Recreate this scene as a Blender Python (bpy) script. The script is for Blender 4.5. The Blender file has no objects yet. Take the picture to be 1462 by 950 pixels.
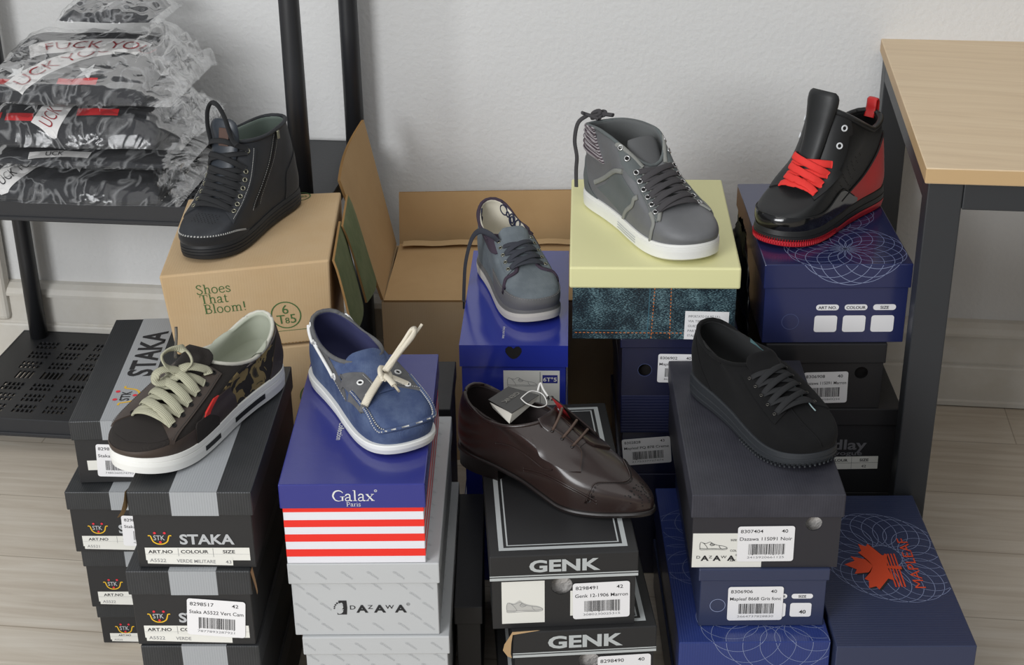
import bpy, bmesh, math, random
from mathutils import Vector, Matrix
from mathutils.bvhtree import BVHTree
random.seed(7)
SC = bpy.context.scene
COL = SC.collection
V = Vector
PI = math.pi

# ------------------------------------------------------------------ materials
def lin(c):
    r = []
    for x in c[:3]:
        x /= 255.0
        r.append(x/12.92 if x <= .04045 else ((x+.055)/1.055)**2.4)
    return (r[0], r[1], r[2], 1.0)

MATS = {}
def mat(name, col, rough=.5, spec=.5, metal=0.0, bump=None, var=None, coat=0.0, sheen=0.0, coord='Object'):
    """bump=(kind, scale, strength, distance); var=(scale, colour2, lo, hi)"""
    if name in MATS: return MATS[name]
    m = bpy.data.materials.new(name); m.use_nodes = True
    nt = m.node_tree; b = nt.nodes['Principled BSDF']
    b.inputs['Base Color'].default_value = lin(col)
    b.inputs['Roughness'].default_value = rough
    b.inputs['Specular IOR Level'].default_value = spec
    b.inputs['Metallic'].default_value = metal
    b.inputs['Coat Weight'].default_value = coat
    b.inputs['Coat Roughness'].default_value = .12
    b.inputs['Sheen Weight'].default_value = sheen
    tc = nt.nodes.new('ShaderNodeTexCoord')
    out = tc.outputs[coord]
    if var:
        n = nt.nodes.new('ShaderNodeTexNoise'); n.inputs['Scale'].default_value = var[0]; n.inputs['Detail'].default_value = 6
        n.inputs['Roughness'].default_value = .65
        r = nt.nodes.new('ShaderNodeValToRGB')
        r.color_ramp.elements[0].position = var[2]; r.color_ramp.elements[0].color = lin(col)
        r.color_ramp.elements[1].position = var[3]; r.color_ramp.elements[1].color = lin(var[1])
        nt.links.new(out, n.inputs['Vector']); nt.links.new(n.outputs['Fac'], r.inputs['Fac'])
        nt.links.new(r.outputs['Color'], b.inputs['Base Color'])
    if bump:
        kind, sc, st, di = bump
        bp = nt.nodes.new('ShaderNodeBump'); bp.inputs['Strength'].default_value = st; bp.inputs['Distance'].default_value = di
        if kind == 'noise':
            t = nt.nodes.new('ShaderNodeTexNoise'); t.inputs['Scale'].default_value = sc; t.inputs['Detail'].default_value = 5
            o = t.outputs['Fac']; nt.links.new(out, t.inputs['Vector'])
        elif kind == 'voro':
            t = nt.nodes.new('ShaderNodeTexVoronoi'); t.inputs['Scale'].default_value = sc
            o = t.outputs['Distance']; nt.links.new(out, t.inputs['Vector'])
        elif kind in ('wavex', 'wavez', 'wavey'):
            t = nt.nodes.new('ShaderNodeTexWave'); t.bands_direction = kind[-1].upper(); t.inputs['Scale'].default_value = sc
            t.inputs['Distortion'].default_value = .4
            o = t.outputs['Fac']; nt.links.new(out, t.inputs['Vector'])
        elif kind == 'weave':
            a = nt.nodes.new('ShaderNodeTexWave'); a.bands_direction = 'X'; a.inputs['Scale'].default_value = sc
            c = nt.nodes.new('ShaderNodeTexWave'); c.bands_direction = 'DIAGONAL'; c.inputs['Scale'].default_value = sc
            t = nt.nodes.new('ShaderNodeMath'); t.operation = 'MULTIPLY'
            nt.links.new(out, a.inputs['Vector']); nt.links.new(out, c.inputs['Vector'])
            nt.links.new(a.outputs['Fac'], t.inputs[0]); nt.links.new(c.outputs['Fac'], t.inputs[1]); o = t.outputs[0]
        nt.links.new(o, bp.inputs['Height']); nt.links.new(bp.outputs['Normal'], b.inputs['Normal'])
    MATS[name] = m
    return m

# ------------------------------------------------------------------ mesh builder
def cr(pts, n, closed=False):
    """Catmull-Rom resample of a list of tuples to n samples, uniform in arc length"""
    P = [V(p) if len(p) == 3 else V((p[0], p[1], 0)) for p in pts]; d = len(pts[0])
    k = len(P); out = []
    segs = k if closed else k-1
    den = []
    for i in range(segs):
        if closed: a, b, c, e = P[(i-1) % k], P[i], P[(i+1) % k], P[(i+2) % k]
        else: a, b, c, e = P[max(i-1, 0)], P[i], P[i+1], P[min(i+2, k-1)]
        for j in range(16):
            t = j/16
            den.append(.5*((2*b)+(c-a)*t+(2*a-5*b+4*c-e)*t*t+(3*b-a-3*c+e)*t**3))
    den.append(P[0].copy() if closed else P[-1].copy())
    L = [0]
    for i in range(1, len(den)): L.append(L[-1]+(den[i]-den[i-1]).length)
    T = L[-1]; j = 0
    for i in range(n):
        s = T*i/(n if closed else n-1)
        while j < len(L)-2 and L[j+1] < s: j += 1
        f = (s-L[j])/max(L[j+1]-L[j], 1e-9)
        out.append(den[j].lerp(den[j+1], min(max(f, 0), 1)))
    return [tuple(p[:d]) for p in out]

class PL:
    """a plane on a real face: maps (a,b) to O + aX + bY, raised by e along the face normal"""
    def __init__(s, O, X, Y):
        s.O, s.X, s.Y = V(O), V(X).normalized(), V(Y).normalized(); s.N = s.X.cross(s.Y)
    def __call__(s, a, b, e=0.0): return s.O+s.X*a+s.Y*b+s.N*e

_TXT = {}
def text_geo(t, bold=0.0):
    k = (t, bold)
    if k in _TXT: return _TXT[k]
    cu = bpy.data.curves.new('lettering', 'FONT'); cu.body = t; cu.size = 1.0; cu.offset = bold; cu.resolution_u = 3
    ob = bpy.data.objects.new('lettering', cu); COL.objects.link(ob)
    dg = bpy.context.evaluated_depsgraph_get(); dg.update()
    ev = ob.evaluated_get(dg); me = ev.to_mesh()
    vs = [(v.co.x, v.co.y) for v in me.vertices]; fs = [tuple(p.vertices) for p in me.polygons]
    ev.to_mesh_clear(); bpy.data.objects.remove(ob); bpy.data.curves.remove(cu)
    xs = [v[0] for v in vs] or [0]
    r = (vs, fs, min(xs), max(xs)); _TXT[k] = r
    return r

class MB:
    def __init__(s): s.v = []; s.f = []; s.m = []; s.s = []
    def add(s, vs, fs, mi=0, smooth=False, M=None):
        o = len(s.v)
        s.v += [tuple(M @ V(p)) for p in vs] if M else [tuple(p) for p in vs]
        for f in fs:
            s.f.append(tuple(i+o for i in f)); s.m.append(mi); s.s.append(smooth)
        return s
    def box(s, x0, x1, y0, y1, z0, z1, mi=0, bev=0.0, seg=2, M=None):
        if bev <= 0:
            vs = [(x, y, z) for z in (z0, z1) for y in (y0, y1) for x in (x0, x1)]
            return s.add(vs, [(0, 2, 3, 1), (4, 5, 7, 6), (0, 1, 5, 4), (2, 6, 7, 3), (0, 4, 6, 2), (1, 3, 7, 5)], mi, False, M)
        bm = bmesh.new(); bmesh.ops.create_cube(bm, size=1)
        for v in bm.verts: v.co = V(((x0+x1)/2+v.co.x*(x1-x0), (y0+y1)/2+v.co.y*(y1-y0), (z0+z1)/2+v.co.z*(z1-z0)))
        bmesh.ops.bevel(bm, geom=list(bm.edges), offset=bev, segments=seg, affect='EDGES', profile=.5)
        bm.verts.index_update()
        s.add([v.co for v in bm.verts], [[v.index for v in f.verts] for f in bm.faces], mi, False, M); bm.free()
        return s
    def hexa(s, c, mi=0, bev=0.0):
        """eight corners: bottom FL FR BR BL, top FL FR BR BL"""
        fs = [(0, 3, 2, 1), (4, 5, 6, 7), (0, 1, 5, 4), (1, 2, 6, 5), (2, 3, 7, 6), (3, 0, 4, 7)]
        if bev <= 0: return s.add(c, fs, mi)
        bm = bmesh.new(); vv = [bm.verts.new(p) for p in c]
        for f in fs: bm.faces.new([vv[i] for i in f])
        bmesh.ops.bevel(bm, geom=list(bm.edges), offset=bev, segments=2, affect='EDGES', profile=.5)
        bm.verts.index_update()
        s.add([v.co for v in bm.verts], [[v.index for v in f.verts] for f in bm.faces], mi); bm.free()
        return s
    def grid(s, G, mi=0, smooth=True, cu=False, cv=False, flip=False):
        n, m = len(G), len(G[0]); vs = [p for r in G for p in r]; fs = []
        for i in range(n if cu else n-1):
            for j in range(m if cv else m-1):
                a, b, c, d = i*m+j, ((i+1) % n)*m+j, ((i+1) % n)*m+(j+1) % m, i*m+(j+1) % m
                fs.append((a, d, c, b) if flip else (a, b, c, d))
        return s.add(vs, fs, mi, smooth)
    def prism(s, poly, z0, z1, mi=0, M=None, smooth=False):
        n = len(poly); vs = [(x, y, z0) for x, y in poly]+[(x, y, z1) for x, y in poly]
        fs = [tuple(range(n))[::-1], tuple(range(n, 2*n))]+[(i, (i+1) % n, n+(i+1) % n, n+i) for i in range(n)]
        return s.add(vs, fs, mi, smooth, M)
    def tube(s, path, r, n=8, mi=0, closed=False, ry=None, nrm=None, cap=True, taper=None):
        """sweep an ellipse (r wide across, ry thick along nrm) along path"""
        P = [V(p) for p in path]; k = len(P); ry = r if ry is None else ry; rings = []; up = None
        for i in range(k):
            if closed: t = P[(i+1) % k]-P[i-1]
            else: t = P[min(i+1, k-1)]-P[max(i-1, 0)]
            if t.length < 1e-9: t = V((0, 0, 1))
            t.normalize()
            if nrm is not None: up = V(nrm[i]); up = up-t*up.dot(t)
            elif up is None:
                up = V((0, 0, 1)) if abs(t.z) < .9 else V((1, 0, 0)); up = up-t*up.dot(t)
            else: up = up-t*up.dot(t)
            if up.length < 1e-6: up = t.orthogonal()
            up.normalize(); sd = t.cross(up); q = taper[i] if taper else 1
            rings.append([P[i]+(sd*math.cos(2*PI*a/n)*r+up*math.sin(2*PI*a/n)*ry)*q for a in range(n)])
        s.grid(rings, mi, True, cu=closed, cv=True, flip=True)
        if cap and not closed:
            o = len(s.v)-k*n
            s.f.append(tuple(range(o, o+n))); s.m.append(mi); s.s.append(False)
            s.f.append(tuple(range(o+(k-1)*n, o+k*n))[::-1]); s.m.append(mi); s.s.append(False)
        return s
    def lathe(s, prof, n=24, mi=0, M=None, smooth=True):
        """prof: (r, z) list"""
        vs = []; fs = []
        for r, z in prof:
            for a in range(n): vs.append((r*math.cos(2*PI*a/n), r*math.sin(2*PI*a/n), z))
        for i in range(len(prof)-1):
            for a in range(n): fs.append((i*n+a, i*n+(a+1) % n, (i+1)*n+(a+1) % n, (i+1)*n+a))
        return s.add(vs, fs, mi, smooth, M)
    # --- flat printing on a face
    def quad(s, pl, a0, a1, b0, b1, e=.0003, mi=0):
        return s.add([pl(a0, b0, e), pl(a1, b0, e), pl(a1, b1, e), pl(a0, b1, e)], [(0, 1, 2, 3)], mi)
    def poly(s, pl, pts, e=.0003, mi=0):
        return s.add([pl(a, b, e) for a, b in pts], [tuple(range(len(pts)))], mi)
    def rquad(s, pl, a0, a1, b0, b1, r, e=.0003, mi=0):
        pts = []
        for cx, cy, st in ((a1-r, b1-r, 0), (a0+r, b1-r, 90), (a0+r, b0+r, 180), (a1-r, b0+r, 270)):
            for k in range(5):
                t = math.radians(st+k*22.5); pts.append((cx+r*math.cos(t), cy+r*math.sin(t)))
        return s.poly(pl, pts, e, mi)
    def disc(s, pl, a, b, r, e=.0003, mi=0, n=20, r2=None):
        return s.poly(pl, [(a+r*math.cos(2*PI*k/n), b+(r2 or r)*math.sin(2*PI*k/n)) for k in range(n)], e, mi)
    def ring(s, pl, a, b, r0, r1, e=.0003, mi=0, n=24):
        vs = []; 
        for k in range(n):
            c, d = math.cos(2*PI*k/n), math.sin(2*PI*k/n); vs += [pl(a+r0*c, b+r0*d, e), pl(a+r1*c, b+r1*d, e)]
        return s.add(vs, [(2*k, 2*k+1, (2*k+3) % (2*n), (2*k+2) % (2*n)) for k in range(n)], mi)
    def stroke(s, pl, pts, w, e=.0003, mi=0, closed=False, clip=None):
        n = len(pts); L = []; 
        for i in range(n):
            if closed: p0, p1 = pts[i-1], pts[(i+1) % n]
            else: p0, p1 = pts[max(i-1, 0)], pts[min(i+1, n-1)]
            dx, dy = p1[0]-p0[0], p1[1]-p0[1]; d = math.hypot(dx, dy) or 1
            nx, ny = -dy/d*w/2, dx/d*w/2; x, y = pts[i]
            L.append(((x-nx, y-ny), (x+nx, y+ny)))
        for i in range(n if closed else n-1):
            a, b = L[i], L[(i+1) % n]
            if clip and not (clip(*pts[i]) and clip(*pts[(i+1) % n])): continue
            s.add([pl(*a[0], e), pl(*b[0], e), pl(*b[1], e), pl(*a[1], e)], [(0, 1, 2, 3)], mi)
        return s
    def text(s, pl, t, a, b, size, e=.0004, mi=0, bold=0.0, align='l', sx=1.0, rot=0.0, shear=0.0):
        vs, fs, x0, x1 = text_geo(t, bold)
        off = {'l': -x0, 'c': -(x0+x1)/2, 'r': -x1}[align]; c, d = math.cos(rot), math.sin(rot); out = []
        for x, y in vs:
            X, Y = (x+off)*size*sx+y*size*shear, y*size
            out.append(pl(a+X*c-Y*d, b+X*d+Y*c, e))
        return s.add(out, fs, mi)
    def build(s, name, mats, parent=None, loc=None):
        me = bpy.data.meshes.new(name); me.from_pydata(s.v, [], s.f)
        for m in (mats if isinstance(mats, (list, tuple)) else [mats]): me.materials.append(m)
        me.polygons.foreach_set('material_index', s.m); me.polygons.foreach_set('use_smooth', s.s); me.update()
        o = bpy.data.objects.new(name, me); COL.objects.link(o)
        if parent: o.parent = parent
        if loc: o.location = loc
        return o

def thing(name, label, cat, loc, rz=0.0, group=None):
    o = bpy.data.objects.new(name, None); COL.objects.link(o); o.empty_display_size = .05
    o.location = loc; o.rotation_euler = (0, 0, rz); o['label'] = label; o['category'] = cat
    if group: o['group'] = group
    return o
def tag(o, label, cat, group=None):
    o['label'] = label; o['category'] = cat
    if group: o['group'] = group
    return o
def struct(o): o['kind'] = 'structure'; return o
# ------------------------------------------------------------------ the room
WY, WA = 2.827, -.1298                       # the wall: distance from under the lens and its turn
WT = V((math.cos(WA), math.sin(WA), 0)); WN = V((-math.sin(WA), math.cos(WA), 0))
WM = Matrix(((WT.x, WN.x, 0, WN.x*WY), (WT.y, WN.y, 0, WN.y*WY), (0, 0, 1, 0), (0, 0, 0, 1)))   # x along the wall, y into it, z up

def wood(name, c1, c2, c3, rough, plank=None, rot=0.0, scale=(1, 14, 1), spec=.4):
    m = bpy.data.materials.new(name); m.use_nodes = True; nt = m.node_tree; b = nt.nodes['Principled BSDF']
    N = nt.nodes.new; Lk = nt.links.new
    tc = N('ShaderNodeTexCoord'); mp = N('ShaderNodeMapping'); mp.inputs['Rotation'].default_value = (0, 0, rot)
    Lk(tc.outputs['Object'], mp.inputs['Vector'])
    m2 = N('ShaderNodeMapping'); m2.inputs['Scale'].default_value = scale; Lk(mp.outputs['Vector'], m2.inputs['Vector'])
    n = N('ShaderNodeTexNoise'); n.inputs['Scale'].default_value = 3.2; n.inputs['Detail'].default_value = 8; n.inputs['Roughness'].default_value = .62
    n.inputs['Distortion'].default_value = .7
    Lk(m2.outputs['Vector'], n.inputs['Vector'])
    r = N('ShaderNodeValToRGB'); E = r.color_ramp.elements
    E[0].position = .33; E[0].color = lin(c1); E[1].position = .68; E[1].color = lin(c3)
    e = E.new(.5); e.color = lin(c2); Lk(n.outputs['Fac'], r.inputs['Fac'])
    colour = r.outputs['Color']
    if plank:
        bt = N('ShaderNodeTexBrick'); bt.inputs['Scale'].default_value = 1; bt.inputs['Brick Width'].default_value = plank[0]
        bt.inputs['Row Height'].default_value = plank[1]; bt.inputs['Mortar Size'].default_value = .0012
        bt.inputs['Color1'].default_value = (1, 1, 1, 1); bt.inputs['Color2'].default_value = (.90, .89, .875, 1); bt.inputs['Mortar'].default_value = (.62, .59, .55, 1)
        Lk(mp.outputs['Vector'], bt.inputs['Vector'])
        mx = N('ShaderNodeMix'); mx.data_type = 'RGBA'; mx.blend_type = 'MULTIPLY'; mx.inputs['Factor'].default_value = 1
        Lk(colour, mx.inputs['A']); Lk(bt.outputs['Color'], mx.inputs['B']); colour = mx.outputs['Result']
    Lk(colour, b.inputs['Base Color']); b.inputs['Roughness'].default_value = rough; b.inputs['Specular IOR Level'].default_value = spec
    return m

FLOOR_M = wood('pale_laminate', (196, 184, 168), (208, 198, 183), (219, 211, 198), .38, plank=(1.25, .19), rot=-WA)
WALL_M = mat('roughcast_paint', (216, 216, 215), .9, .2, bump=('noise', 105, .42, .0035))
BASE_M = mat('cream_paint', (214, 211, 204), .5, .4, var=(7, (200, 194, 182), .35, .75))

m = MB(); m.add([(-4, -2.5, 0), (4.5, -2.5, 0), (4.5, 3.9, 0), (-4, 3.9, 0)], [(0, 1, 2, 3)])
struct(m.build('floor', FLOOR_M))
m = MB(); m.add([WM @ V(p) for p in ((-3.2, 0, 0), (3.6, 0, 0), (3.6, 0, 2.7), (-3.2, 0, 2.7), (-3.2, .1, 0), (3.6, .1, 0), (3.6, .1, 2.7), (-3.2, .1, 2.7))],
                [(0, 1, 2, 3), (5, 4, 7, 6), (3, 2, 6, 7), (4, 0, 3, 7), (1, 5, 6, 2), (4, 5, 1, 0)])
struct(m.build('wall_back', WALL_M))
# skirting duct: rounded ledge, two faces with a groove between, a shadow gap at the floor
prof = [(0, .184), (-.012, .182), (-.024, .174), (-.030, .164), (-.030, .158), (-.022, .1545), (-.022, .0975), (-.0185, .0955), (-.0185, .0915), (-.022, .0895), (-.0235, .086), (-.0225, .015), (-.026, .012), (-.026, .003), (0, .003)]
m = MB()
G = [[WM @ V((x, y, z)) for y, z in prof] for x in (-3.2, 3.6)]
m.grid(G, 0, False, flip=False)
struct(m.build('baseboard_back', BASE_M))
# upright trunking strip at the left edge of the picture
m = MB(); m.box(-1.70, -1.437, -.036, -.001, .10, .36, 0, .012, 3, M=WM)
struct(m.build('trim_1', BASE_M))
m = MB(); m.box(-1.72, -1.452, -.03, -.001, .36, .52, 0, .008, 3, M=WM)
struct(m.build('trim_2', BASE_M))

# ------------------------------------------------------------------ black plastic shelving unit
SHELF_M = mat('black_plastic', (40, 41, 44), .48, .45, bump=('noise', 260, .25, .001))
POST_M = mat('black_plastic_tube', (37, 38, 41), .40, .5)
def perforated(mb, xs, ys, solid, z0, z1):
    nx, ny = len(xs)-1, len(ys)-1
    S = lambda i, j: 0 <= i < nx and 0 <= j < ny and solid(i, j)
    for i in range(nx):
        for j in range(ny):
            if not S(i, j): continue
            a, b, c, d = xs[i], xs[i+1], ys[j], ys[j+1]
            mb.add([(a, c, z1), (b, c, z1), (b, d, z1), (a, d, z1)], [(0, 1, 2, 3)])
            mb.add([(a, c, z0), (b, c, z0), (b, d, z0), (a, d, z0)], [(3, 2, 1, 0)])
            if not S(i-1, j): mb.add([(a, d, z0), (a, c, z0), (a, c, z1), (a, d, z1)], [(0, 1, 2, 3)])
            if not S(i+1, j): mb.add([(b, c, z0), (b, d, z0), (b, d, z1), (b, c, z1)], [(0, 1, 2, 3)])
            if not S(i, j-1): mb.add([(a, c, z0), (b, c, z0), (b, c, z1), (a, c, z1)], [(0, 1, 2, 3)])
            if not S(i, j+1): mb.add([(b, d, z0), (a, d, z0), (a, d, z1), (b, d, z1)], [(0, 1, 2, 3)])
SH0, SH1, SHB, SHF = -1.415, -.646, -.025, -.402   # along the wall, back and front edges
shelf = thing('shelving_unit', 'black plastic shelving unit with slotted shelves and round posts at the left wall', 'shelf', tuple(WM @ V(((SH0+SH1)/2, (SHB+SHF)/2, 0))), WA)
cxs, cys = (SH0+SH1)/2, (SHB+SHF)/2
W2, D2 = (SH1-SH0)/2, (SHB-SHF)/2
def shelf_board(zt, name):
    mb = MB()
    # slot grid: groups of five narrow slots, laid in rows, a solid bar across the middle
    xs = [-W2+.004]; xsol = []
    x = -W2+.06
    edges = [-W2+.004]; flags = []
    edges.append(x); flags.append(True)
    while x+.046 < W2-.05:
        for k in range(5):
            edges.append(x+.0060); flags.append(False)
            edges.append(x+.0092); flags.append(True); x += .0092
        edges.append(x+.016); flags.append(True); x += .016
    edges.append(W2-.004); flags.append(True)
    yed = [-D2+.004]; yfl = []
    y = -D2+.028; yed.append(y); yfl.append(True)
    for k in range(7):
        if k == 3:
            yed.append(y+.004); yfl.append(True); yed.append(y+.036); yfl.append('slab'); yed.append(y+.048); yfl.append(True); y += .048
            continue
        for q in range(2):
            yed.append(y+.0135); yfl.append(False); yed.append(y+.0165); yfl.append(True); y += .0165
        yed.append(y+.011); yfl.append(True); y += .011
    yed.append(D2-.004); yfl.append(True)
    nX = len(flags)
    def solid(i, j):
        if yfl[j] == 'slab': return flags[i] or (i < 3 or i > nX-4)
        return bool(flags[i] or yfl[j])
    perforated(mb, edges, yed, solid, zt-.004, zt)
    # a recessed trough bar under the slab row keeps the middle dark and deep
    j = yfl.index('slab'); mb.box(-W2+.05, W2-.05, yed[j]-.004, yed[j+1]+.004, zt-.026, zt-.022)
    # rims
    for x0, x1, y0, y1 in ((-W2, W2, -D2, -D2+.006), (-W2, W2, D2-.006, D2), (-W2, -W2+.006, -D2+.006, D2-.006), (W2-.006, W2, -D2+.006, D2-.006)):
        mb.box(x0, x1, y0, y1, zt-.036, zt+.0005, 0, .0015, 1)
    mb.box(-W2-.003, W2+.003, -D2-.004, -D2+.004, zt-.036, zt-.028, 0, .0015, 1)
    for k in range(1, 6):
        xx = -W2+k*2*W2/6; mb.box(xx-.0015, xx+.0015, -D2+.006, D2-.006, zt-.03, zt-.004)
    # corner sockets the posts plug into
    for sx in (-1, 1):
        for sy in (-1, 1):
            M = Matrix.Translation((sx*(W2-.032), sy*(D2-.032), 0))
            mb.lathe([(.021, zt-.05), (.021, zt-.004), (.0, zt-.004)], 18, 0, M)
    return mb.build(name, SHELF_M, shelf)
ZS = (.0765, .522)
for z in ZS: shelf_board(z, 'shelf_board')
posts = ((-1.37, -.05), (-.662, -.05), (-.690, -.352), (-1.37, -.37))
for px, py in posts:
    lx, ly = px-cxs, py-cys
    mb = MB(); M = Matrix.Translation((lx, ly, 0))
    mb.lathe([(0, ZS[0]), (.0185, ZS[0]), (.0178, .25), (.0172, ZS[1]-.004)], 20, 0, M)
    mb.build('post', POST_M, shelf)
    mb = MB(); mb.lathe([(0, ZS[1]), (.0185, ZS[1]), (.0178, .75), (.017, 1.0), (.0168, 1.15), (0, 1.15)], 20, 0, M); mb.build('post', POST_M, shelf)
    mb = MB(); mb.lathe([(.0, 0), (.02, 0), (.019, .004), (.0175, ZS[0]-.036), (.0, ZS[0]-.036)], 20, 0, M); mb.build('foot', POST_M, shelf)

# ------------------------------------------------------------------ desk
DESKTOP_M = wood('beech_laminate', (210, 184, 148), (217, 192, 156), (222, 199, 164), .36, rot=-WA, scale=(1.2, 16, 1))
EDGE_M = mat('beech_edge_band', (196, 165, 122), .45, .4)
STEEL_M = mat('anthracite_steel', (47, 49, 52), .42, .5, bump=('noise', 500, .15, .0006))
DK = V((.6813, 2.7632, 0)); d_dir = (V((.5935, 2.0728, 0))-DK).normalized()    # back-left corner, front direction
dx = V((-d_dir.y, d_dir.x, 0));
DLEN, DDEP, DZ = 1.30, .696, .74
desk = thing('desk', 'beech-topped desk with a dark grey steel frame beside the red-laced shoe', 'desk', tuple(DK+dx*DLEN/2+d_dir*DDEP/2), math.atan2(dx.y, dx.x))
mb = MB(); mb.box(-DLEN/2, DLEN/2, -DDEP/2, DDEP/2, DZ-.024, DZ, 0, .0015, 1)
o = mb.build('desk_top', [DESKTOP_M, EDGE_M], desk)
for p in o.data.polygons:
    if abs(p.normal.z) < .5: p.material_index = 1
mb = MB(); s = .025
fx0, fx1, fy0, fy1 = -DLEN/2+.006, DLEN/2-.006, -DDEP/2+.006, DDEP/2-.006
for lx0, lx1 in ((fx0, fx0+.05), (fx1-.05, fx1)):
    for ly0, ly1 in ((fy0, fy0+.05), (fy1-.05, fy1)):
        l = MB(); l.box(lx0, lx1, ly0, ly1, .006, DZ-.0245, 0, .002, 2); l.box(lx0+.004, lx1-.004, ly0+.004, ly1-.004, 0, .006)
        l.build('leg', STEEL_M, desk)
for y0 in (fy0, fy1-.03):
    r = MB(); r.box(fx0+.0505, fx1-.0505, y0, y0+.03, DZ-.0645, DZ-.0245, 0, .002, 2); r.build('frame_rail', STEEL_M, desk)
for x0 in (fx0, fx1-.03):
    r = MB(); r.box(x0, x0+.03, fy0+.0505, fy1-.0505, DZ-.0645, DZ-.0245, 0, .002, 2); r.build('frame_rail', STEEL_M, desk)
# ------------------------------------------------------------------ shoeboxes
PAPER = mat('sticker_paper', (232, 231, 232), .5, .35)
CREAM = mat('label_cream', (224, 223, 216), .55, .3)
INK = mat('black_ink', (40, 40, 42), .6, .3)
INKG = mat('grey_ink', (128, 128, 130), .6, .3)
TISSUE = mat('tissue_paper', (196, 192, 188), .8, .2, bump=('noise', 60, .8, .01))
DARKIN = mat('dark_box_inside', (38, 36, 36), .8, .2)
BROWNBOARD = mat('raw_board', (168, 140, 104), .85, .2, bump=('noise', 120, .3, .001))
STK_B = mat('black_fluted_card', (40, 42, 44), .42, .5, bump=('wavex', 95, .18, .0008), var=(9, (52, 53, 56), .45, .8))
STK_G = mat('silver_grey_print', (158, 161, 164), .42, .5, bump=('wavex', 95, .18, .0008))
STK_T = mat('silver_lettering', (178, 180, 182), .5, .4)
YEL = mat('yellow_print', (224, 178, 40), .5, .4)
REDP = mat('red_print', (214, 48, 62), .5, .4)
GAL_B = mat('royal_blue_card', (46, 50, 128), .25, .5, coat=.3, bump=('noise', 18, .18, .006))
GAL_R = mat('stripe_red', (232, 48, 38), .4, .4)
GAL_W = mat('stripe_white', (226, 226, 232), .4, .4)
DZ_W = mat('pale_grey_card', (186, 188, 189), .5, .4)
DZ_P = mat('pale_grey_pattern', (166, 168, 170), .5, .4)
GK_B = mat('black_matte_card', (39, 39, 40), .48, .4, bump=('noise', 30, .12, .003))
SILV = mat('silver_print', (180, 184, 184), .45, .45)
C_B = mat('glossy_cobalt_card', (40, 52, 150), .16, .5, coat=.45, bump=('noise', 9, .14, .008))
MP_B = mat('glossy_navy_card', (35, 42, 84), .22, .5, coat=.3, bump=('noise', 12, .16, .006))
MP_D = mat('dark_navy_card', (28, 31, 58), .28, .5, coat=.2, bump=('noise', 12, .16, .006))
MP_D2 = mat('dusky_navy_card', (33, 38, 72), .34, .5, bump=('wavez', 60, .3, .001))
MP_L = mat('satin_navy_card', (50, 57, 84), .34, .5, coat=.12, bump=('wavey', 60, .12, .001))
MP_BR = mat('bright_navy_card', (40, 56, 118), .3, .5, coat=.2, bump=('wavex', 90, .14, .001))
K_B = mat('slate_black_card', (50, 50, 58), .5, .4, bump=('wavex', 90, .14, .0008), var=(14, (66, 66, 74), .4, .78))
K_F = mat('slate_black_front', (46, 45, 50), .5, .4)
R_B = mat('black_plain_card', (38, 38, 40), .42, .4, bump=('noise', 25, .15, .004))
LINE = mat('pale_blue_line', (140, 150, 182), .4, .4)
LINE2 = mat('faint_blue_line', (74, 84, 122), .35, .4)
YLID = mat('pale_yellow_card', (228, 225, 170), .5, .35, bump=('noise', 14, .1, .004))
WHITEP = mat('white_print', (222, 222, 220), .45, .4)

def denim_print():
    m = bpy.data.materials.new('denim_photo_print'); m.use_nodes = True; nt = m.node_tree; b = nt.nodes['Principled BSDF']; N = nt.nodes.new; Lk = nt.links.new
    tc = N('ShaderNodeTexCoord'); mp = N('ShaderNodeMapping'); mp.inputs['Rotation'].default_value = (0, math.radians(-28), 0); mp.inputs['Scale'].default_value = (1, 1, 3.2)
    Lk(tc.outputs['Object'], mp.inputs['Vector'])
    n = N('ShaderNodeTexNoise'); n.inputs['Scale'].default_value = 330; n.inputs['Detail'].default_value = 3; Lk(mp.outputs['Vector'], n.inputs['Vector'])
    n2 = N('ShaderNodeTexNoise'); n2.inputs['Scale'].default_value = 26; n2.inputs['Detail'].default_value = 4; Lk(tc.outputs['Object'], n2.inputs['Vector'])
    mm = N('ShaderNodeMath'); mm.operation = 'MULTIPLY_ADD'; mm.inputs[1].default_value = .55; Lk(n2.outputs['Fac'], mm.inputs[0]); Lk(n.outputs['Fac'], mm.inputs[2])
    r = N('ShaderNodeValToRGB'); E = r.color_ramp.elements
    E[0].position = .66; E[0].color = lin((22, 30, 38)); E[1].position = .95; E[1].color = lin((112, 142, 148))
    e = E.new(.80); e.color = lin((34, 54, 64)); Lk(mm.outputs[0], r.inputs['Fac']); Lk(r.outputs['Color'], b.inputs['Base Color'])
    b.inputs['Roughness'].default_value = .4
    return m
DENIMP = denim_print()

class Bent:
    """lid top that folds down over the front edge: b<0 runs down the front"""
    def __init__(s, w, L, h): s.w, s.L, s.h = w, L, h
    def __call__(s, a, b, e=0):
        if b >= 0: return V((a-s.w/2, b-s.L/2, s.h+e))
        return V((a-s.w/2, -s.L/2-e, s.h+b))

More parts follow.
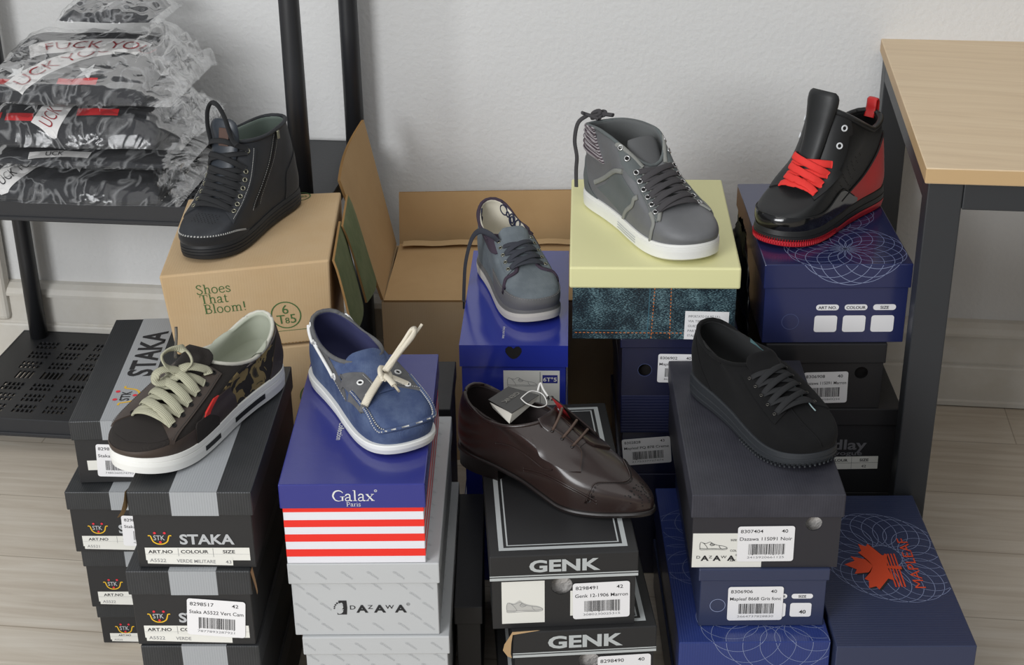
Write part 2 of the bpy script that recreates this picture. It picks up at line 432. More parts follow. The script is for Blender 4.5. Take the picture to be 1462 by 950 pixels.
def ring_face(mb, pl, a0, a1, b0, b1, hole, mi=0, e=0.0):
    n = len(hole); ca = sum(p[0] for p in hole)/n; cb = sum(p[1] for p in hole)/n; outer = []
    for a, b in hole:
        dx_, dy_ = a-ca, b-cb; t = 1e9
        if dx_ > 1e-9: t = min(t, (a1-ca)/dx_)
        if dx_ < -1e-9: t = min(t, (a0-ca)/dx_)
        if dy_ > 1e-9: t = min(t, (b1-cb)/dy_)
        if dy_ < -1e-9: t = min(t, (b0-cb)/dy_)
        outer.append((ca+dx_*t, cb+dy_*t))
    corners = [(a1, b1), (a0, b1), (a0, b0), (a1, b0)]
    ang = lambda p: math.atan2(p[1]-cb, p[0]-ca) % (2*PI)
    for k in range(n):
        h0, h1, o0, o1 = hole[k], hole[(k+1) % n], outer[k], outer[(k+1) % n]
        ring = [h0, o0]; A0, A1 = ang(o0), ang(o1)
        if A1 < A0: A1 += 2*PI
        for c in sorted(corners, key=lambda c: (ang(c)-A0) % (2*PI)):
            ac = ang(c)
            if ac < A0: ac += 2*PI
            if A0+1e-6 < ac < A1-1e-6: ring.append(c)
        ring += [o1, h1]
        mb.add([pl(a, b, e) for a, b in ring], [tuple(range(len(ring)))], mi)
        mb.add([pl(*h0, e), pl(*h1, e), pl(*h1, -.0025), pl(*h0, -.0025)], [(0, 1, 2, 3)], mi)

class Box:
    def __init__(s, label, group, FL, zt, w, L, h, yaw, lid_h, body_m, lid_m, ov=.003, hole=None, lid_hole=None, inside=None, extra=(), name='shoebox', bev=.0015):
        y0, y = (math.radians(q) for q in (yaw if isinstance(yaw, tuple) else (yaw, yaw))); X = V((math.cos(y), math.sin(y), 0)); Y = V((-X.y, X.x, 0))
        c = V((FL[0], FL[1], 0))+V((math.cos(y0), math.sin(y0), 0))*(w/2)+Y*(L/2)
        s.root = thing(name, label, 'shoebox', (c.x, c.y, zt-h), y, group)
        s.w, s.L, s.h, s.lh = w, L, h, lid_h; s.bw, s.bh = w-2*ov, h-lid_h
        s.extra = list(extra)
        s.bf = PL((-w/2+ov, -L/2+ov, 0), (1, 0, 0), (0, 0, 1))
        s.lf = PL((-w/2, -L/2, h-lid_h), (1, 0, 0), (0, 0, 1))
        s.lt = PL((-w/2, -L/2, h), (1, 0, 0), (0, 1, 0))
        s.br = PL((w/2-ov, -L/2+ov, 0), (0, 1, 0), (0, 0, 1))
        s.lr = PL((w/2, -L/2, h-lid_h), (0, 1, 0), (0, 0, 1))
        s.bl = PL((-w/2+ov, L/2-ov, 0), (0, -1, 0), (0, 0, 1))
        s.bent = Bent(w, L, h)
        s.body, s.lid = MB(), MB(); s.body_m, s.lid_m = body_m, lid_m
        x0, x1, y0, y1 = -w/2+ov, w/2-ov, -L/2+ov, L/2-ov
        if hole:
            a, b, r = hole; top = h-.002
            pts = [(a+r*math.cos(2*PI*k/28), b+r*math.sin(2*PI*k/28)) for k in range(28)]
            ring_face(s.body, s.bf, 0, s.bw, 0, top, pts)
            c8 = [(x, yy, z) for z in (0, top) for yy in (y0, y1) for x in (x0, x1)]
            s.body.add(c8, [(0, 2, 3, 1), (4, 5, 7, 6), (2, 6, 7, 3), (0, 4, 6, 2), (1, 3, 7, 5)])
            i = MB(); 
            G = [[s.bf(a+(u-.5)*.07, max(.003, min(top-.003, b+(v-.5)*.07)), -.014+.004*math.sin(u*9+v*5)*math.cos(v*11)) for v in [q/8 for q in range(9)]] for u in [q/8 for q in range(9)]]
            i.grid(G, 0, True); s.inner = i; s.inner_m = inside or TISSUE
        else:
            s.body.box(x0, x1, y0, y1, 0, h-.002, 0, .001, 1); s.inner = None
        if lid_hole:
            zb, t = h-lid_h, .0022
            ring_face(s.lid, s.lf, 0, w, 0, lid_h, lid_hole)
            c8 = [(x, yy, z) for z in (zb, h) for yy in (-L/2, L/2) for x in (-w/2, w/2)]
            s.lid.add(c8, [(4, 5, 7, 6), (2, 6, 7, 3), (0, 4, 6, 2), (1, 3, 7, 5), (0, 2, 3, 1)])
        else: s.lid.box(-w/2, w/2, -L/2, L/2, h-lid_h, h, 0, bev, 2)
    def F(s, a, b): return a*s.bw, b*s.bh
    def done(s, printm=()):
        s.body.build('box_body', [s.body_m]+list(printm), s.root); s.lid.build('lid', [s.lid_m]+list(printm), s.root)
        if s.inner: s.inner.build('tissue_wrap', s.inner_m, s.root)
        return s

def tilt(pl, a, b, deg):
    t = math.radians(deg); return PL(pl(a, b), pl.X*math.cos(t)+pl.Y*math.sin(t), pl.Y*math.cos(t)-pl.X*math.sin(t))

def barcode(mb, pl, a0, a1, b0, b1, e, mi, seed):
    r = random.Random(seed); x = a0; w = a1-a0
    while x < a1-.012*w:
        q = w*r.choice((.009, .009, .018, .027)); mb.quad(pl, x, min(x+q, a1), b0+(0 if r.random() < .85 else -.06*(b1-b0)), b1, e, mi); x += q+w*r.choice((.009, .013, .02))

def price_sticker(root, pl, a0, a1, b0, b1, code, size, name, deg=0.0, seed=1, e=.0014, digits=True, label=None):
    p = tilt(pl, a0, b0, deg); w, h = a1-a0, b1-b0; m = MB()
    m.rquad(p, 0, w, 0, h, min(w, h)*.07, e, 0)
    ts = h*.135
    m.text(p, code, w*.05, h*.815, ts, e+.0002, 1, .004, 'l', 1.15)
    if size: m.text(p, size, w*.88, h*.815, ts, e+.0002, 1, .004, 'r', 1.15)
    m.text(p, name, w*.04, h*.60, ts, e+.0002, 1, .004, 'l', min(1.15, .93*w/max(.001, (text_geo(name, .004)[3])*ts)))
    barcode(m, p, w*.2, w*.84, h*.2, h*.5, e+.0002, 1, seed)
    if digits:
        r = random.Random(seed); m.text(p, ''.join(r.choice('0123456789') for _ in range(13)), w*.18, h*.09, h*.085, e+.0002, 2, 0, 'l', w*.66/((text_geo('8'*13)[3])*h*.085))
    o = m.build('price_sticker', [PAPER, INK, INKG], root)
    if label: o['label'] = label
    return o

def shoe_icon(mb, pl, a, b, w, mi, lw, low=True):
    """line drawing of a lace-up shoe, toe to the right"""
    P = lambda pts: [(a+x*w, b+y*w) for x, y in pts]
    S = lambda pts, n=26: mb.stroke(pl, P(cr(pts, n)), lw, .0009, mi)
    S([(0, .06), (-.01, .18), (.01, .30), (.04, .33), (.12, .29), (.22, .27), (.30, .31), (.36, .34), (.42, .30), (.52, .24), (.66, .19), (.84, .16), (.96, .11), (1, .06)])
    S([(0, .06), (.2, .045), (.5, .05), (.8, .04), (1, .06)]); S([(0, .06), (.0, .01), (.1, 0), (.5, .01), (.85, 0), (.98, .02), (1, .06)])
    S([(.12, .29), (.2, .2), (.26, .1), (.28, .05)], 12); S([(.42, .30), (.36, .22), (.44, .17), (.54, .23)], 14); S([(.7, .18), (.72, .1), (.78, .045)], 10)
    for k in range(4): S([(.37+.035*k, .23-.015*k), (.43+.035*k, .285-.028*k)], 4)

def stk_logo(mb, pl, a, b, u, mt, my, mr, rot=0.0):
    """STK in a yellow cup with red dots; u = overall width"""
    c, d = math.cos(rot), math.sin(rot); R = lambda x, y: (a+(x*c-y*d)*u, b+(x*d+y*c)*u)
    pts = [(-.5, .12), (-.40, .12), (-.36, .0), (-.30, -.17), (-.15, -.28), (0, -.30), (.15, -.28), (.30, -.17), (.36, 0), (.40, .12), (.5, .12)]
    mb.stroke(pl, [R(*p) for p in cr(pts, 28)], u*.055, .0005, my)
    q = R(-.27, -.09); mb.text(pl, 'STK', q[0], q[1], u*.34, .0008, mt, .012, 'l', .82, rot)
    for x, y in ((-.2, .26), (.22, .26), (.0, -.20)):
        x, y = R(x, y); mb.disc(pl, x, y, u*.06, .0007, mr, 12)

STKM = [STK_G, STK_T, YEL, REDP, INK]        # slots 1..5
def staka(label, group, FL, zt, w, L, h, yaw, lh, s0=.345, s1=.725, top=False, logo=True, table=None, wide=None):
    B = Box(label, group, FL, zt, w, L, h, yaw, lh, GK_B, STK_B)
    W = wide or w
    B.lid.quad(B.lt, W*s0, min(W*s1, w), 0, L, .0002, 1); B.lid.quad(B.lf, W*s0, min(W*s1, w), 0, lh, .0002, 1)
    if top:
        mid = W*(s0+s1)/2
        B.lid.text(B.lt, 'STAKA', mid+.021, L*.40, .052, .0006, 5, .03, 'l', .98, PI/2)
        stk_logo(B.lid, B.lt, mid-.003, L*.22, .060, 5, 3, 4, PI/2)
    if logo:
        a, b = W*.20, B.bh*.56
        stk_logo(B.body, B.bf, a, b, .030, 2, 3, 4)
        B.body.text(B.bf, 'STAKA', W*.36, B.bh*.45, .0205, .0006, 2, .03, 'l', 1.10)
    B.done(STKM)
    if table is not None:
        m = MB(); x0, x1 = W*.065, W*.92
        if x1 > B.bw: x1 = B.bw-.001
        m.quad(B.bf, x0, x1, B.bh*.14, B.bh*.38, .0005, 0)
        hs = B.bh*.085
        for t, c in (('ART.NO', .19), ('COLOUR', .47), ('SIZE', .75)):
            if W*c+.02 < B.bw: m.text(B.bf, t, W*c, B.bh*.275, hs, .0007, 1, .02, 'c', 1.25)
        for c in (.335, .62):
            if W*c < B.bw: m.quad(B.bf, W*c, W*c+.0005, B.bh*.15, B.bh*.37, .0007, 2)
        m.quad(B.bf, x0, x1, B.bh*.255, B.bh*.258, .0007, 2)
        q = tilt(B.bf, W*.075, B.bh*.08, -1.5); m.quad(q, 0, min(W*.70, B.bw-W*.09), 0, B.bh*.155, .0008, 0)
        m.text(q, table[0], W*.02, B.bh*.035, hs*1.05, .001, 2, .004, 'l', 1.1)
        if W == w: m.text(q, table[1], W*.24, B.bh*.035, hs*1.05, .001, 2, .004, 'l', .95); m.text(q, table[2], W*.64, B.bh*.035, hs*1.05, .001, 2, .004, 'l', 1.1)
        m.build('size_label', [CREAM, INK, INKG], B.root)
    return B
def torn(B, pts, name='torn_corner'):
    """a torn, lifted strip of lid board: list of 3D quads along a strip"""
    m = MB(); G = [[V(a), V(b)] for a, b in pts]; m.grid(G, 0, True); G2 = [[p+V((0, -.0012, .0004)) for p in r] for r in G]; m.grid(G2, 1, True)
    m.build(name, [BROWNBOARD, BROWNBOARD], B.root)

# --- front left stack
gS = 'black shoeboxes with a silver stripe, front left stack'
S1 = staka('black silver-striped shoebox directly under the camouflage sneaker', gS, (-.486, 1.650), .478, .157, .345, .115, -1.4, .035, table=('A5522', 'VERDE MILITARE', '43'))
torn(S1, [((-.0795, -.1725, .116), (-.0795, -.1585, .112)), ((-.0815, -.1755, .104), (-.0808, -.1615, .100)), ((-.085, -.1795, .092), (-.0815, -.1635, .088)), ((-.090, -.1845, .085), (-.086, -.1705, .080))])
S2 = staka('black silver-striped shoebox with a tilted price sticker, second of front left stack', gS, (-.500, 1.645), .3625, .161, .318, .118, -1.3, .037, table=('A5522', 'VERDE', ''))
price_sticker(S2.root, S2.bf, S2.bw*.43, S2.bw*.92, S2.bh*.22, S2.bh*.93, '8298517', '42', 'Staka A5522 Vert Cam', -5, 11)
torn(S2, [((.081, -.159, .117), (.081, -.147, .117)), ((.0835, -.160, .106), (.083, -.148, .104)), ((.086, -.161, .094), (.085, -.149, .090)), ((.087, -.160, .083), (.0855, -.149, .080))])
S3 = staka('black silver-striped shoebox cut off by the bottom edge, third of front left stack', gS, (-.494, 1.645), .244, .156, .318, .122, -1.2, .036, table=('A5522', 'VERDE', ''))
S4 = staka('black silver-striped shoebox on the floor at the foot of the front left stack', gS, (-.494, 1.648), .1215, .156, .318, .1215, -1.2, .036)
# --- stack behind it on the left
gB = 'black shoeboxes with a silver stripe, far left stack'
B1 = staka('black shoebox with big lettering along its lid stripe, topmost of the far left stack', gB, (-.645, 1.957), .410, .152, .345, .106, (.6, 1.4), .032, .30, .66, top=True, logo=False)
price_sticker(B1.root, B1.bf, B1.bw*.19, B1.bw*.62, B1.bh*.16, B1.bh*.90, '8298519', '43', 'Staka A5522', -3, 12)
m = MB(); m.quad(B1.bf, B1.bw*.10, B1.bw*.30, B1.bh*.30, B1.bh*.52, .0005, 0); m.build('size_label', CREAM, B1.root)
B2 = staka('black silver-striped shoebox second from the top of the far left stack', gB, (-.661, 1.936), .303, .166, .345, .107, -1.4, .031, wide=.192, table=('A5521', '', ''))
price_sticker(B2.root, B2.bf, B2.bw*.46, B2.bw*.97, B2.bh*.16, B2.bh*.86, '8298515', '42', 'Staka A5521', -2, 13)
B3 = staka('black silver-striped shoebox third from the top of the far left stack', gB, (-.655, 1.950), .1955, .160, .335, .1105, -1.3, .034, wide=.19, table=('A5522', '', ''))
B4 = staka('black silver-striped shoebox at the bottom of the far left stack', gB, (-.653, 1.972), .0845, .158, .33, .0845, -1.2, .034, wide=.185, table=('A5522', '', ''))
price_sticker(B4.root, B4.bf, B4.bw*.50, B4.bw*.97, B4.bh*.14, B4.bh*.95, '8298518', '41', 'Staka A5522', -3, 14)

# --- the red and white striped box and the pale grey boxes under it
GX = Box('royal blue lidded shoebox with red and white striped sides under the blue boat shoe', None, (-.300, 1.677), .470, .187, .367, .122, (-1.4, -.6), .036, GAL_W, GAL_B)
for t0, t1 in ((0, .08), (.22, .344), (.472, .604), (.74, .872)):
    b1, b0 = GX.bh*(1-t0), GX.bh*(1-t1)
    for pl, w_ in ((GX.bf, GX.bw), (GX.br, GX.L-.006), (GX.bl, GX.L-.006)): GX.body.quad(pl, 0, w_, b0, b1, .0002, 1)
def serif_word(mb, pl, t, a, b, size, mi, e=.0005):
    """roman lettering: light strokes with heavy stems and slab serifs"""
    adv = a
    G = {'G': (.72, [([(.66, .56), (.55, .68), (.38, .72), (.18, .64), (.07, .42), (.07, .30), (.18, .08), (.38, .0), (.56, .05), (.64, .12)], 'v'), ([(.62, .02), (.62, .30)], .09)], [(.48, .76, .30), ]),
         'a': (.50, [([(.08, .36), (.16, .46), (.28, .46), (.34, .38), (.34, .08), (.40, .02), (.46, .04)], .075), ([(.34, .27), (.14, .22), (.07, .12), (.12, .02), (.24, .02), (.34, .10)], .055)], []),
         'l': (.28, [([(.14, .02), (.14, .74)], .085)], [(.02, .26, .02), (.03, .14, .73)]),
         'x': (.52, [([(.07, .45), (.42, .02)], .09), ([(.42, .45), (.08, .02)], .035)], [(.0, .18, .46), (.32, .50, .46), (.0, .18, .02), (.31, .52, .02)]),
         'P': (.62, [([(.16, .02), (.16, .70)], .10), ([(.16, .70), (.36, .70), (.52, .62), (.52, .42), (.36, .34), (.16, .34)], .06)], [(.04, .30, .02), (.04, .2, .70)]),
         'r': (.40, [([(.14, .02), (.14, .45)], .085), ([(.14, .32), (.22, .44), (.34, .45)], .06)], [(.03, .26, .02), (.03, .14, .46)]),
         'i': (.28, [([(.14, .02), (.14, .45)], .085), ([(.12, .63), (.16, .63)], .09)], [(.03, .26, .02), (.03, .14, .46)]),
         'S': (.52, [([(.42, .58), (.36, .69), (.24, .72), (.11, .65), (.10, .53), (.22, .42), (.36, .32), (.44, .20), (.38, .05), (.24, .0), (.12, .03), (.06, .14)], .07)], []),
         'h': (.56, [([(.14, .02), (.14, .74)], .08), ([(.14, .34), (.24, .45), (.36, .45), (.42, .36), (.42, .02)], .07)], [(.02, .26, .02), (.03, .14, .73), (.32, .54, .02)]),
         'o': (.52, [([(.25, .47), (.11, .40), (.06, .24), (.11, .07), (.25, .0), (.39, .07), (.44, .24), (.39, .40), (.25, .47)], .065)], []),
         'e': (.48, [([(.08, .26), (.40, .28), (.36, .42), (.24, .47), (.11, .40), (.06, .24), (.11, .07), (.24, .0), (.36, .03), (.42, .10)], .06)], []),
         'T': (.62, [([(.31, .02), (.31, .70)], .10), ([(.06, .70), (.56, .70)], .045), ([(.06, .70), (.04, .54)], .035), ([(.56, .70), (.58, .54)], .035)], [(.18, .44, .02)]),
         't': (.34, [([(.15, .60), (.15, .10), (.22, .02), (.32, .06)], .075), ([(.04, .45), (.30, .45)], .04)], []),
         'B': (.62, [([(.16, .02), (.16, .70)], .10), ([(.16, .70), (.36, .70), (.46, .62), (.46, .46), (.36, .38), (.18, .38)], .06), ([(.30, .38), (.44, .34), (.54, .20), (.46, .05), (.30, .02), (.16, .02)], .065)], [(.04, .2, .02), (.04, .2, .70)]),
         'm': (.84, [([(.14, .02), (.14, .45)], .08), ([(.14, .34), (.22, .45), (.34, .45), (.40, .36), (.40, .02)], .07), ([(.40, .34), (.50, .45), (.62, .45), (.68, .36), (.68, .02)], .07)], [(.03, .26, .02), (.03, .14, .46), (.31, .51, .02), (.59, .80, .02)]),
         '!': (.30, [([(.14, .22), (.14, .72)], .09), ([(.12, .05), (.17, .05)], .09)], []),
         's': (.42, [([(.34, .36), (.28, .46), (.16, .47), (.08, .38), (.14, .28), (.28, .20), (.34, .10), (.24, .01), (.10, .03), (.06, .12)], .065)], [])}
    for ch in t:
        w_, st, sf = G[ch]
        for pts, th in st:
            p = cr(pts, 26) if len(pts) > 2 else pts
            if th == 'v':
                n = len(p)
                for i in range(n-1):
                    q = .03+.075*math.sin(PI*min(1, (i+1)/n*1.15))
                    mb.stroke(pl, [(adv+x*size, b+y*size) for x, y in p[i:i+2]], q*size, e, mi)
            else: mb.stroke(pl, [(adv+x*size, b+y*size) for x, y in p], th*size, e, mi)
        for x0, x1, y in sf: mb.quad(pl, adv+x0*size, adv+x1*size, b+(y-.018)*size, b+(y+.018)*size, e, mi)
        adv += w_*size
    return adv
e_ = serif_word(GX.lid, GX.lf, 'Galax', .0680, .0115, .0215, 2)
GX.lid.ring(GX.lf, e_+.0018, .0265, .0013, .0019, .0005, 2, 16); GX.lid.text(GX.lf, 'R', e_+.0018, .0258, .0018, .0005, 2, .02, 'c')
serif_word(GX.lid, GX.lf, 'Paris', .0855, .0035, .0085, 2)
GX.lid.text(GX.lt, 'Collection', .062, .160, .0115, .0005, 2, .0, 'l', 1.0, -PI/2)
GX.done([GAL_R, WHITEP])
gD = 'pale grey shoeboxes under the striped box'
def footmark(mb, pl, a, b, u, mi, mb2):
    mb.poly(pl, [(a+x*u, b+y*u) for x, y in ((.22, 0), (.78, 0), (.82, .5), (.80, 1.0), (.30, 1.0), (.55, .82), (.60, .66), (.45, .52), (.50, .42), (.62, .36), (.50, .2), (.22, .14))], .0005, mi)
    mb.poly(pl, [(a+x*u, b+y*u) for x, y in cr([(.30, .06), (.48, .10), (.58, .25), (.52, .38), (.60, .55), (.50, .72), (.34, .70), (.24, .56), (.32, .40), (.22, .22)], 30, True)], .0007, mb2)
    for x, y, r in ((.40, .90, .085), (.24, .82, .06), (.14, .70, .055), (.08, .57, .05), (.06, .45, .045)): mb.disc(pl, a+x*u, b+y*u, r*u, .0007, mi, 10)
def dazawa(mb, pl, a, b, u, mi, e=.0006):
    """mixed-size lettering: small D Z W, large A A A"""
    x = a
    for ch, k, up in (('D', .55, .42), ('A', 1, 0), ('Z', .52, .48), ('A', 1, 0), ('W', .52, .48), ('A', 1, 0)):
        g = text_geo(ch, .02); mb.text(pl, ch, x, b+up*u*.7, u*k, e, mi, .035 if k == 1 else .005, 'l', 1.25); x += (g[3]-g[2])*u*k*1.25+.03*u
    mb.ring(pl, x+.16*u, b+.78*u, .11*u, .135*u, e, mi, 14); mb.text(pl, 'R', x+.16*u, b+.71*u, .17*u, e, mi, .0, 'c')
    return x
def allover(mb, pl, w, h, mi, skip=None, step=(.034, .030), size=.0062):
    r = 0; y = .004
    while y < h-.012:
        x = .004+(r % 2)*step[0]/2
        while x < w-.016:
            if not (skip and skip[0] < x+.008 < skip[1] and skip[2] < y+.006 < skip[3]):
                mb.text(pl, 'DAZAWA', x, y+.013 if True else y, size*.72, .0003, mi, .0, 'l', .8, -.72); mb.ring(pl, x-.0005, y+.0145, .0011, .0016, .0003, mi, 10)
            x += step[0]
        y += step[1]*.55; r += 1
for k, (lab, FL, zt, w, L, yaw, h, lh) in enumerate((('pale grey patterned shoebox with a footprint logo, right under the striped box', (-.298, 1.676), .3475, .199, .395, (.6, -.7), .1165, .032),
                                     ('pale grey patterned shoebox below the one with the footprint logo', (-.286, 1.674), .2305, .197, .395, (1.0, -.5), .1155, .029),
                                     ('pale grey patterned shoebox on the floor under the grey stack', (-.29, 1.674), .1145, .197, .39, -.5, .1145, .03))):
    D = Box(lab, gD, FL, zt, w, L, h, yaw, lh, DZ_W, DZ_W)
    if k < 2:
        allover(D.body, D.bf, D.bw, D.bh, 1, skip=(.055, .150, .025, .06) if k == 0 else None)
        allover(D.lid, D.lf, w, lh, 1); allover(D.lid, D.lr, L, lh, 1); allover(D.body, D.br, L-.01, D.bh, 1); allover(D.lid, D.lt, w, L, 1)
    if k == 0:
        footmark(D.body, D.bf, D.bw*.275, D.bh*.40, .0225, 2, 3); dazawa(D.body, D.bf, D.bw*.39, D.bh*.44, .0165, 2)
    D.done([DZ_P, INK, DZ_W])

# --- black boxes with a silver frame (under the brown shoe)
gG = 'black shoeboxes with silver lines under the brown shoe'
def genk(lab, FL, zt, w, L, h, yaw, lh, hole=None, text=True):
    B = Box(lab, gG, FL, zt, w, L, h, yaw, lh, GK_B, GK_B, hole=hole)
    lt = B.lt; i0, i1 = .013, .0195
    for (p0, p1) in ((i0, i1), (.0235, .0255)):
        B.lid.quad(lt, p0, p1, p0, L-p0, .0003, 1); B.lid.quad(lt, w-p1, w-p0, p0, L-p0, .0003, 1)
        B.lid.quad(lt, p1, w-p1, p0, p1, .0003, 1); B.lid.quad(lt, p1, w-p1, L-p1, L-p0, .0003, 1)
    for pl, q in ((B.lf, w), (B.lr, L)):
        B.lid.quad(pl, 0, q, 0, .0042, .0003, 1); B.lid.quad(pl, 0, q, .0058, .0075, .0003, 1)
    B.lid.text(B.lf, 'GENK', w*.505, lh*.33, lh*.66, .0006, 1, .035, 'c', 1.36)
    return B.done([SILV])
G1 = genk('black silver-framed shoebox directly under the dark brown dress shoe', (-.033, 1.673), .354, .196, .408, .117, (6.0, 2.8), .038, hole=(.092, .0655, .0145))
m = MB(); m.quad(G1.bf, G1.bw*.065, G1.bw*.365, G1.bh*.10, G1.bh*.95, .0005, 0)
m.poly(G1.bf, [(G1.bw*.10+x*.048, G1.bh*.33+y*.048) for x, y in cr([(0, .06), (.0, .28), (.06, .33), (.2, .30), (.36, .40), (.42, .33), (.6, .24), (.86, .18), (.99, .10), (1, .05), (.8, 0), (.5, .02), (.3, .06), (.22, .0), (.02, .0)], 40, True)], .0007, 1)
shoe_icon(m, G1.bf, G1.bw*.10, G1.bh*.33, .048, 2, .0005)
m.build('picture_label', [CREAM, mat('pale_grey_ink', (190, 189, 184), .6, .3), INKG], G1.root)
price_sticker(G1.root, G1.bf, G1.bw*.565, G1.bw*.965, G1.bh*.14, G1.bh*.87, '8298491', '42', 'Genk 12-1906 Marron', .8, 15)
m = MB(); m.quad(G1.bf, G1.bw*.545, G1.bw*.60, G1.bh*.21, G1.bh*.72, .0004, 0); m.build('size_label', CREAM, G1.root)
G2 = genk('black silver-lined shoebox with a torn left lid corner, second under the brown shoe', (-.004, 1.667), .2365, .194, .40, .1185, (6.6, 3.4), .041, hole=(.100, .064, .0145))
price_sticker(G2.root, G2.bf, G2.bw*.60, G2.bw*.985, G2.bh*.15, G2.bh*.92, '8298490', '40', 'Genk 12-1906', .8, 16)
torn(G2, [((-.097, -.199, .1195), (-.060, -.199, .1205)), ((-.102, -.201, .112), (-.097, -.2015, .117)), ((-.108, -.199, .100), (-.099, -.202, .104)), ((-.110, -.196, .088), (-.100, -.2015, .086)), ((-.104, -.199, .080), (-.0985, -.2015, .079))])
G3 = genk('black silver-lined shoebox on the floor under the brown shoe stack', (-.02, 1.672), .1175, .194, .40, .1175, (6.2, 3.0), .038)

# --- cobalt blue box under the grey canvas shoe
gC = 'cobalt blue shoeboxes under the grey canvas shoe'
heart = [(x*.0135+.084, y*.0125+.0245) for x, y in ((0, .55), (.25, .82), (.62, .85), (.92, .55), (.95, .1), (.7, -.4), (.35, -.8), (0, -.95), (-.35, -.8), (-.7, -.4), (-.95, .1), (-.92, .55), (-.62, .85), (-.25, .82))]
heart = heart[::-1]
C1 = Box('glossy cobalt blue shoebox with a heart-shaped thumb hole under the grey canvas shoe', gC, (-.082, 2.129), .440, .168, .375, .146, -2.5, .037, C_B, C_B, lid_hole=heart)
C1.lid.text(C1.lt, 'dress your shoes', .0655, .066, .0062, .0005, 1, .0, 'l', 1, -PI/2)
m = MB(); m.grid([[C1.lf(.084+(u-.5)*.03, .022+(v-.5)*.026, -.0012) for v in (0, .5, 1)] for u in (0, .5, 1)]); 
C1.done([WHITEP]); m.build('thumb_hole_backing', DARKIN, C1.root)
m = MB(); m.quad(C1.bf, C1.bw*.40, C1.bw*.94, C1.bh*.10, C1.bh*.93, .0005, 0); m.quad(C1.bf, C1.bw*.75, C1.bw*.754, C1.bh*.12, C1.bh*.91, .0008, 1)
shoe_icon(m, C1.bf, C1.bw*.44, C1.bh*.68, C1.bw*.28, 2, .0005)
m.quad(C1.bf, C1.bw*.775, C1.bw*.92, C1.bh*.73, C1.bh*.86, .0008, 3); m.text(C1.bf, '6T°5', C1.bw*.847, C1.bh*.76, .0095, .001, 0, .02, 'c', 1.15)
m.text(C1.bf, '1670-1', C1.bw*.44, C1.bh*.45, .012, .0009, 1, .0, 'l', 1.1); m.text(C1.bf, '42', C1.bw*.847, C1.bh*.45, .012, .0009, 1, .0, 'c', 1.1)
m.build('size_label', [CREAM, INK, INKG, GAL_B], C1.root)
for lab, zt, h, FL in (('cobalt blue shoebox in the shade below the one with the heart-shaped hole', .2935, .1465, (-.080, 2.132)), ('cobalt blue shoebox on the floor at the foot of the blue stack', .1465, .1465, (-.083, 2.130))):
    Box(lab, gC, FL, zt, .167, .372, h, -2.0, .037, C_B, C_B).done()

# --- yellow-lidded box with the denim print
YB = Box('shoebox with a pale yellow lid and denim-printed sides under the grey high-top', None, (.088, 2.135), .565, .259, .385, .123, (-1.8, -2.8), .035, DENIMP, YLID, ov=.005, bev=.003)
for xa in (.125, .150):
    n = 15
    for k in range(n): YB.body.quad(YB.bf, xa-.0006-(.004*(k/n) if xa < .13 else 0), xa+.0006-(.004*(k/n) if xa < .13 else 0), YB.bh*(1-(k+.1)/n*1.0), YB.bh*(1-(k+.62)/n*1.0), .0004, 1)
x = .004
while x < YB.bw-.01:
    YB.body.quad(YB.bf, x, x+.0034, .0105+.003*x, .0117+.003*x, .0004, 1); x += .0062
YB.body.stroke(YB.bf, [(.002, .0155), (.12, .0150), (.16, .0118), (YB.bw-.002, .0112)], .0012, .0003, 2)
YB.body.stroke(YB.bf, [(.118, YB.bh-.001), (.1165, .04), (.115, .002)], .0014, .0003, 2)
YB.done([mat('orange_stitch_print', (206, 120, 62), .5, .3), mat('teal_seam_print', (66, 104, 118), .45, .3)])
m = MB(); q = tilt(YB.bf, YB.bw*.69, YB.bh*.015, -1.0); m.quad(q, 0, .067, 0, .048, .0006, 0)
for k, t in enumerate(('IMPORTATO DA MT S.R.L.', 'VIA TIBURTINA 150', 'GUIDONIA ROMA', 'PART. IVA 06', 'ITALY')): m.text(q, t, .005, .0375-k*.0082, .0056, .0009, 1, .0, 'l', 1.05 if k else .78)
m.build('importer_label', [PAPER, INKG], YB.root)
gM = 'navy shoeboxes below the denim-printed box'
M1 = Box('dark navy shoebox directly under the denim-printed box', gM, (.168, 2.140), .4415, .185, .352, .1005, -1.7, .016, MP_D, MP_D, hole=(.036, .045, .0105), inside=DARKIN)
M1.body.ring(M1.bf, .036, .045, .0105, .0112, .0003, 1); M1.done([LINE2])
price_sticker(M1.root, M1.bf, .0555, .1135, .024, .074, '8306902', '40', 'Mapleaf 8668', -1, 17)
M2 = Box('dark navy shoebox with a tilted sticker, second below the denim-printed box', gM, (.171, 2.142), .341, .18, .35, .145, -1.5, .068, MP_D, MP_D2).done()
price_sticker(M2.root, M2.bf, .0035, .081, .0155, .064, '8302828', '43', 'Mapleaf PQ 878 Creme', 5, 18)
M3 = Box('navy shoebox on the floor under the boxes below the denim print', gM, (.170, 2.144), .196, .18, .35, .196, -1.5, .05, MP_D, MP_D).done()

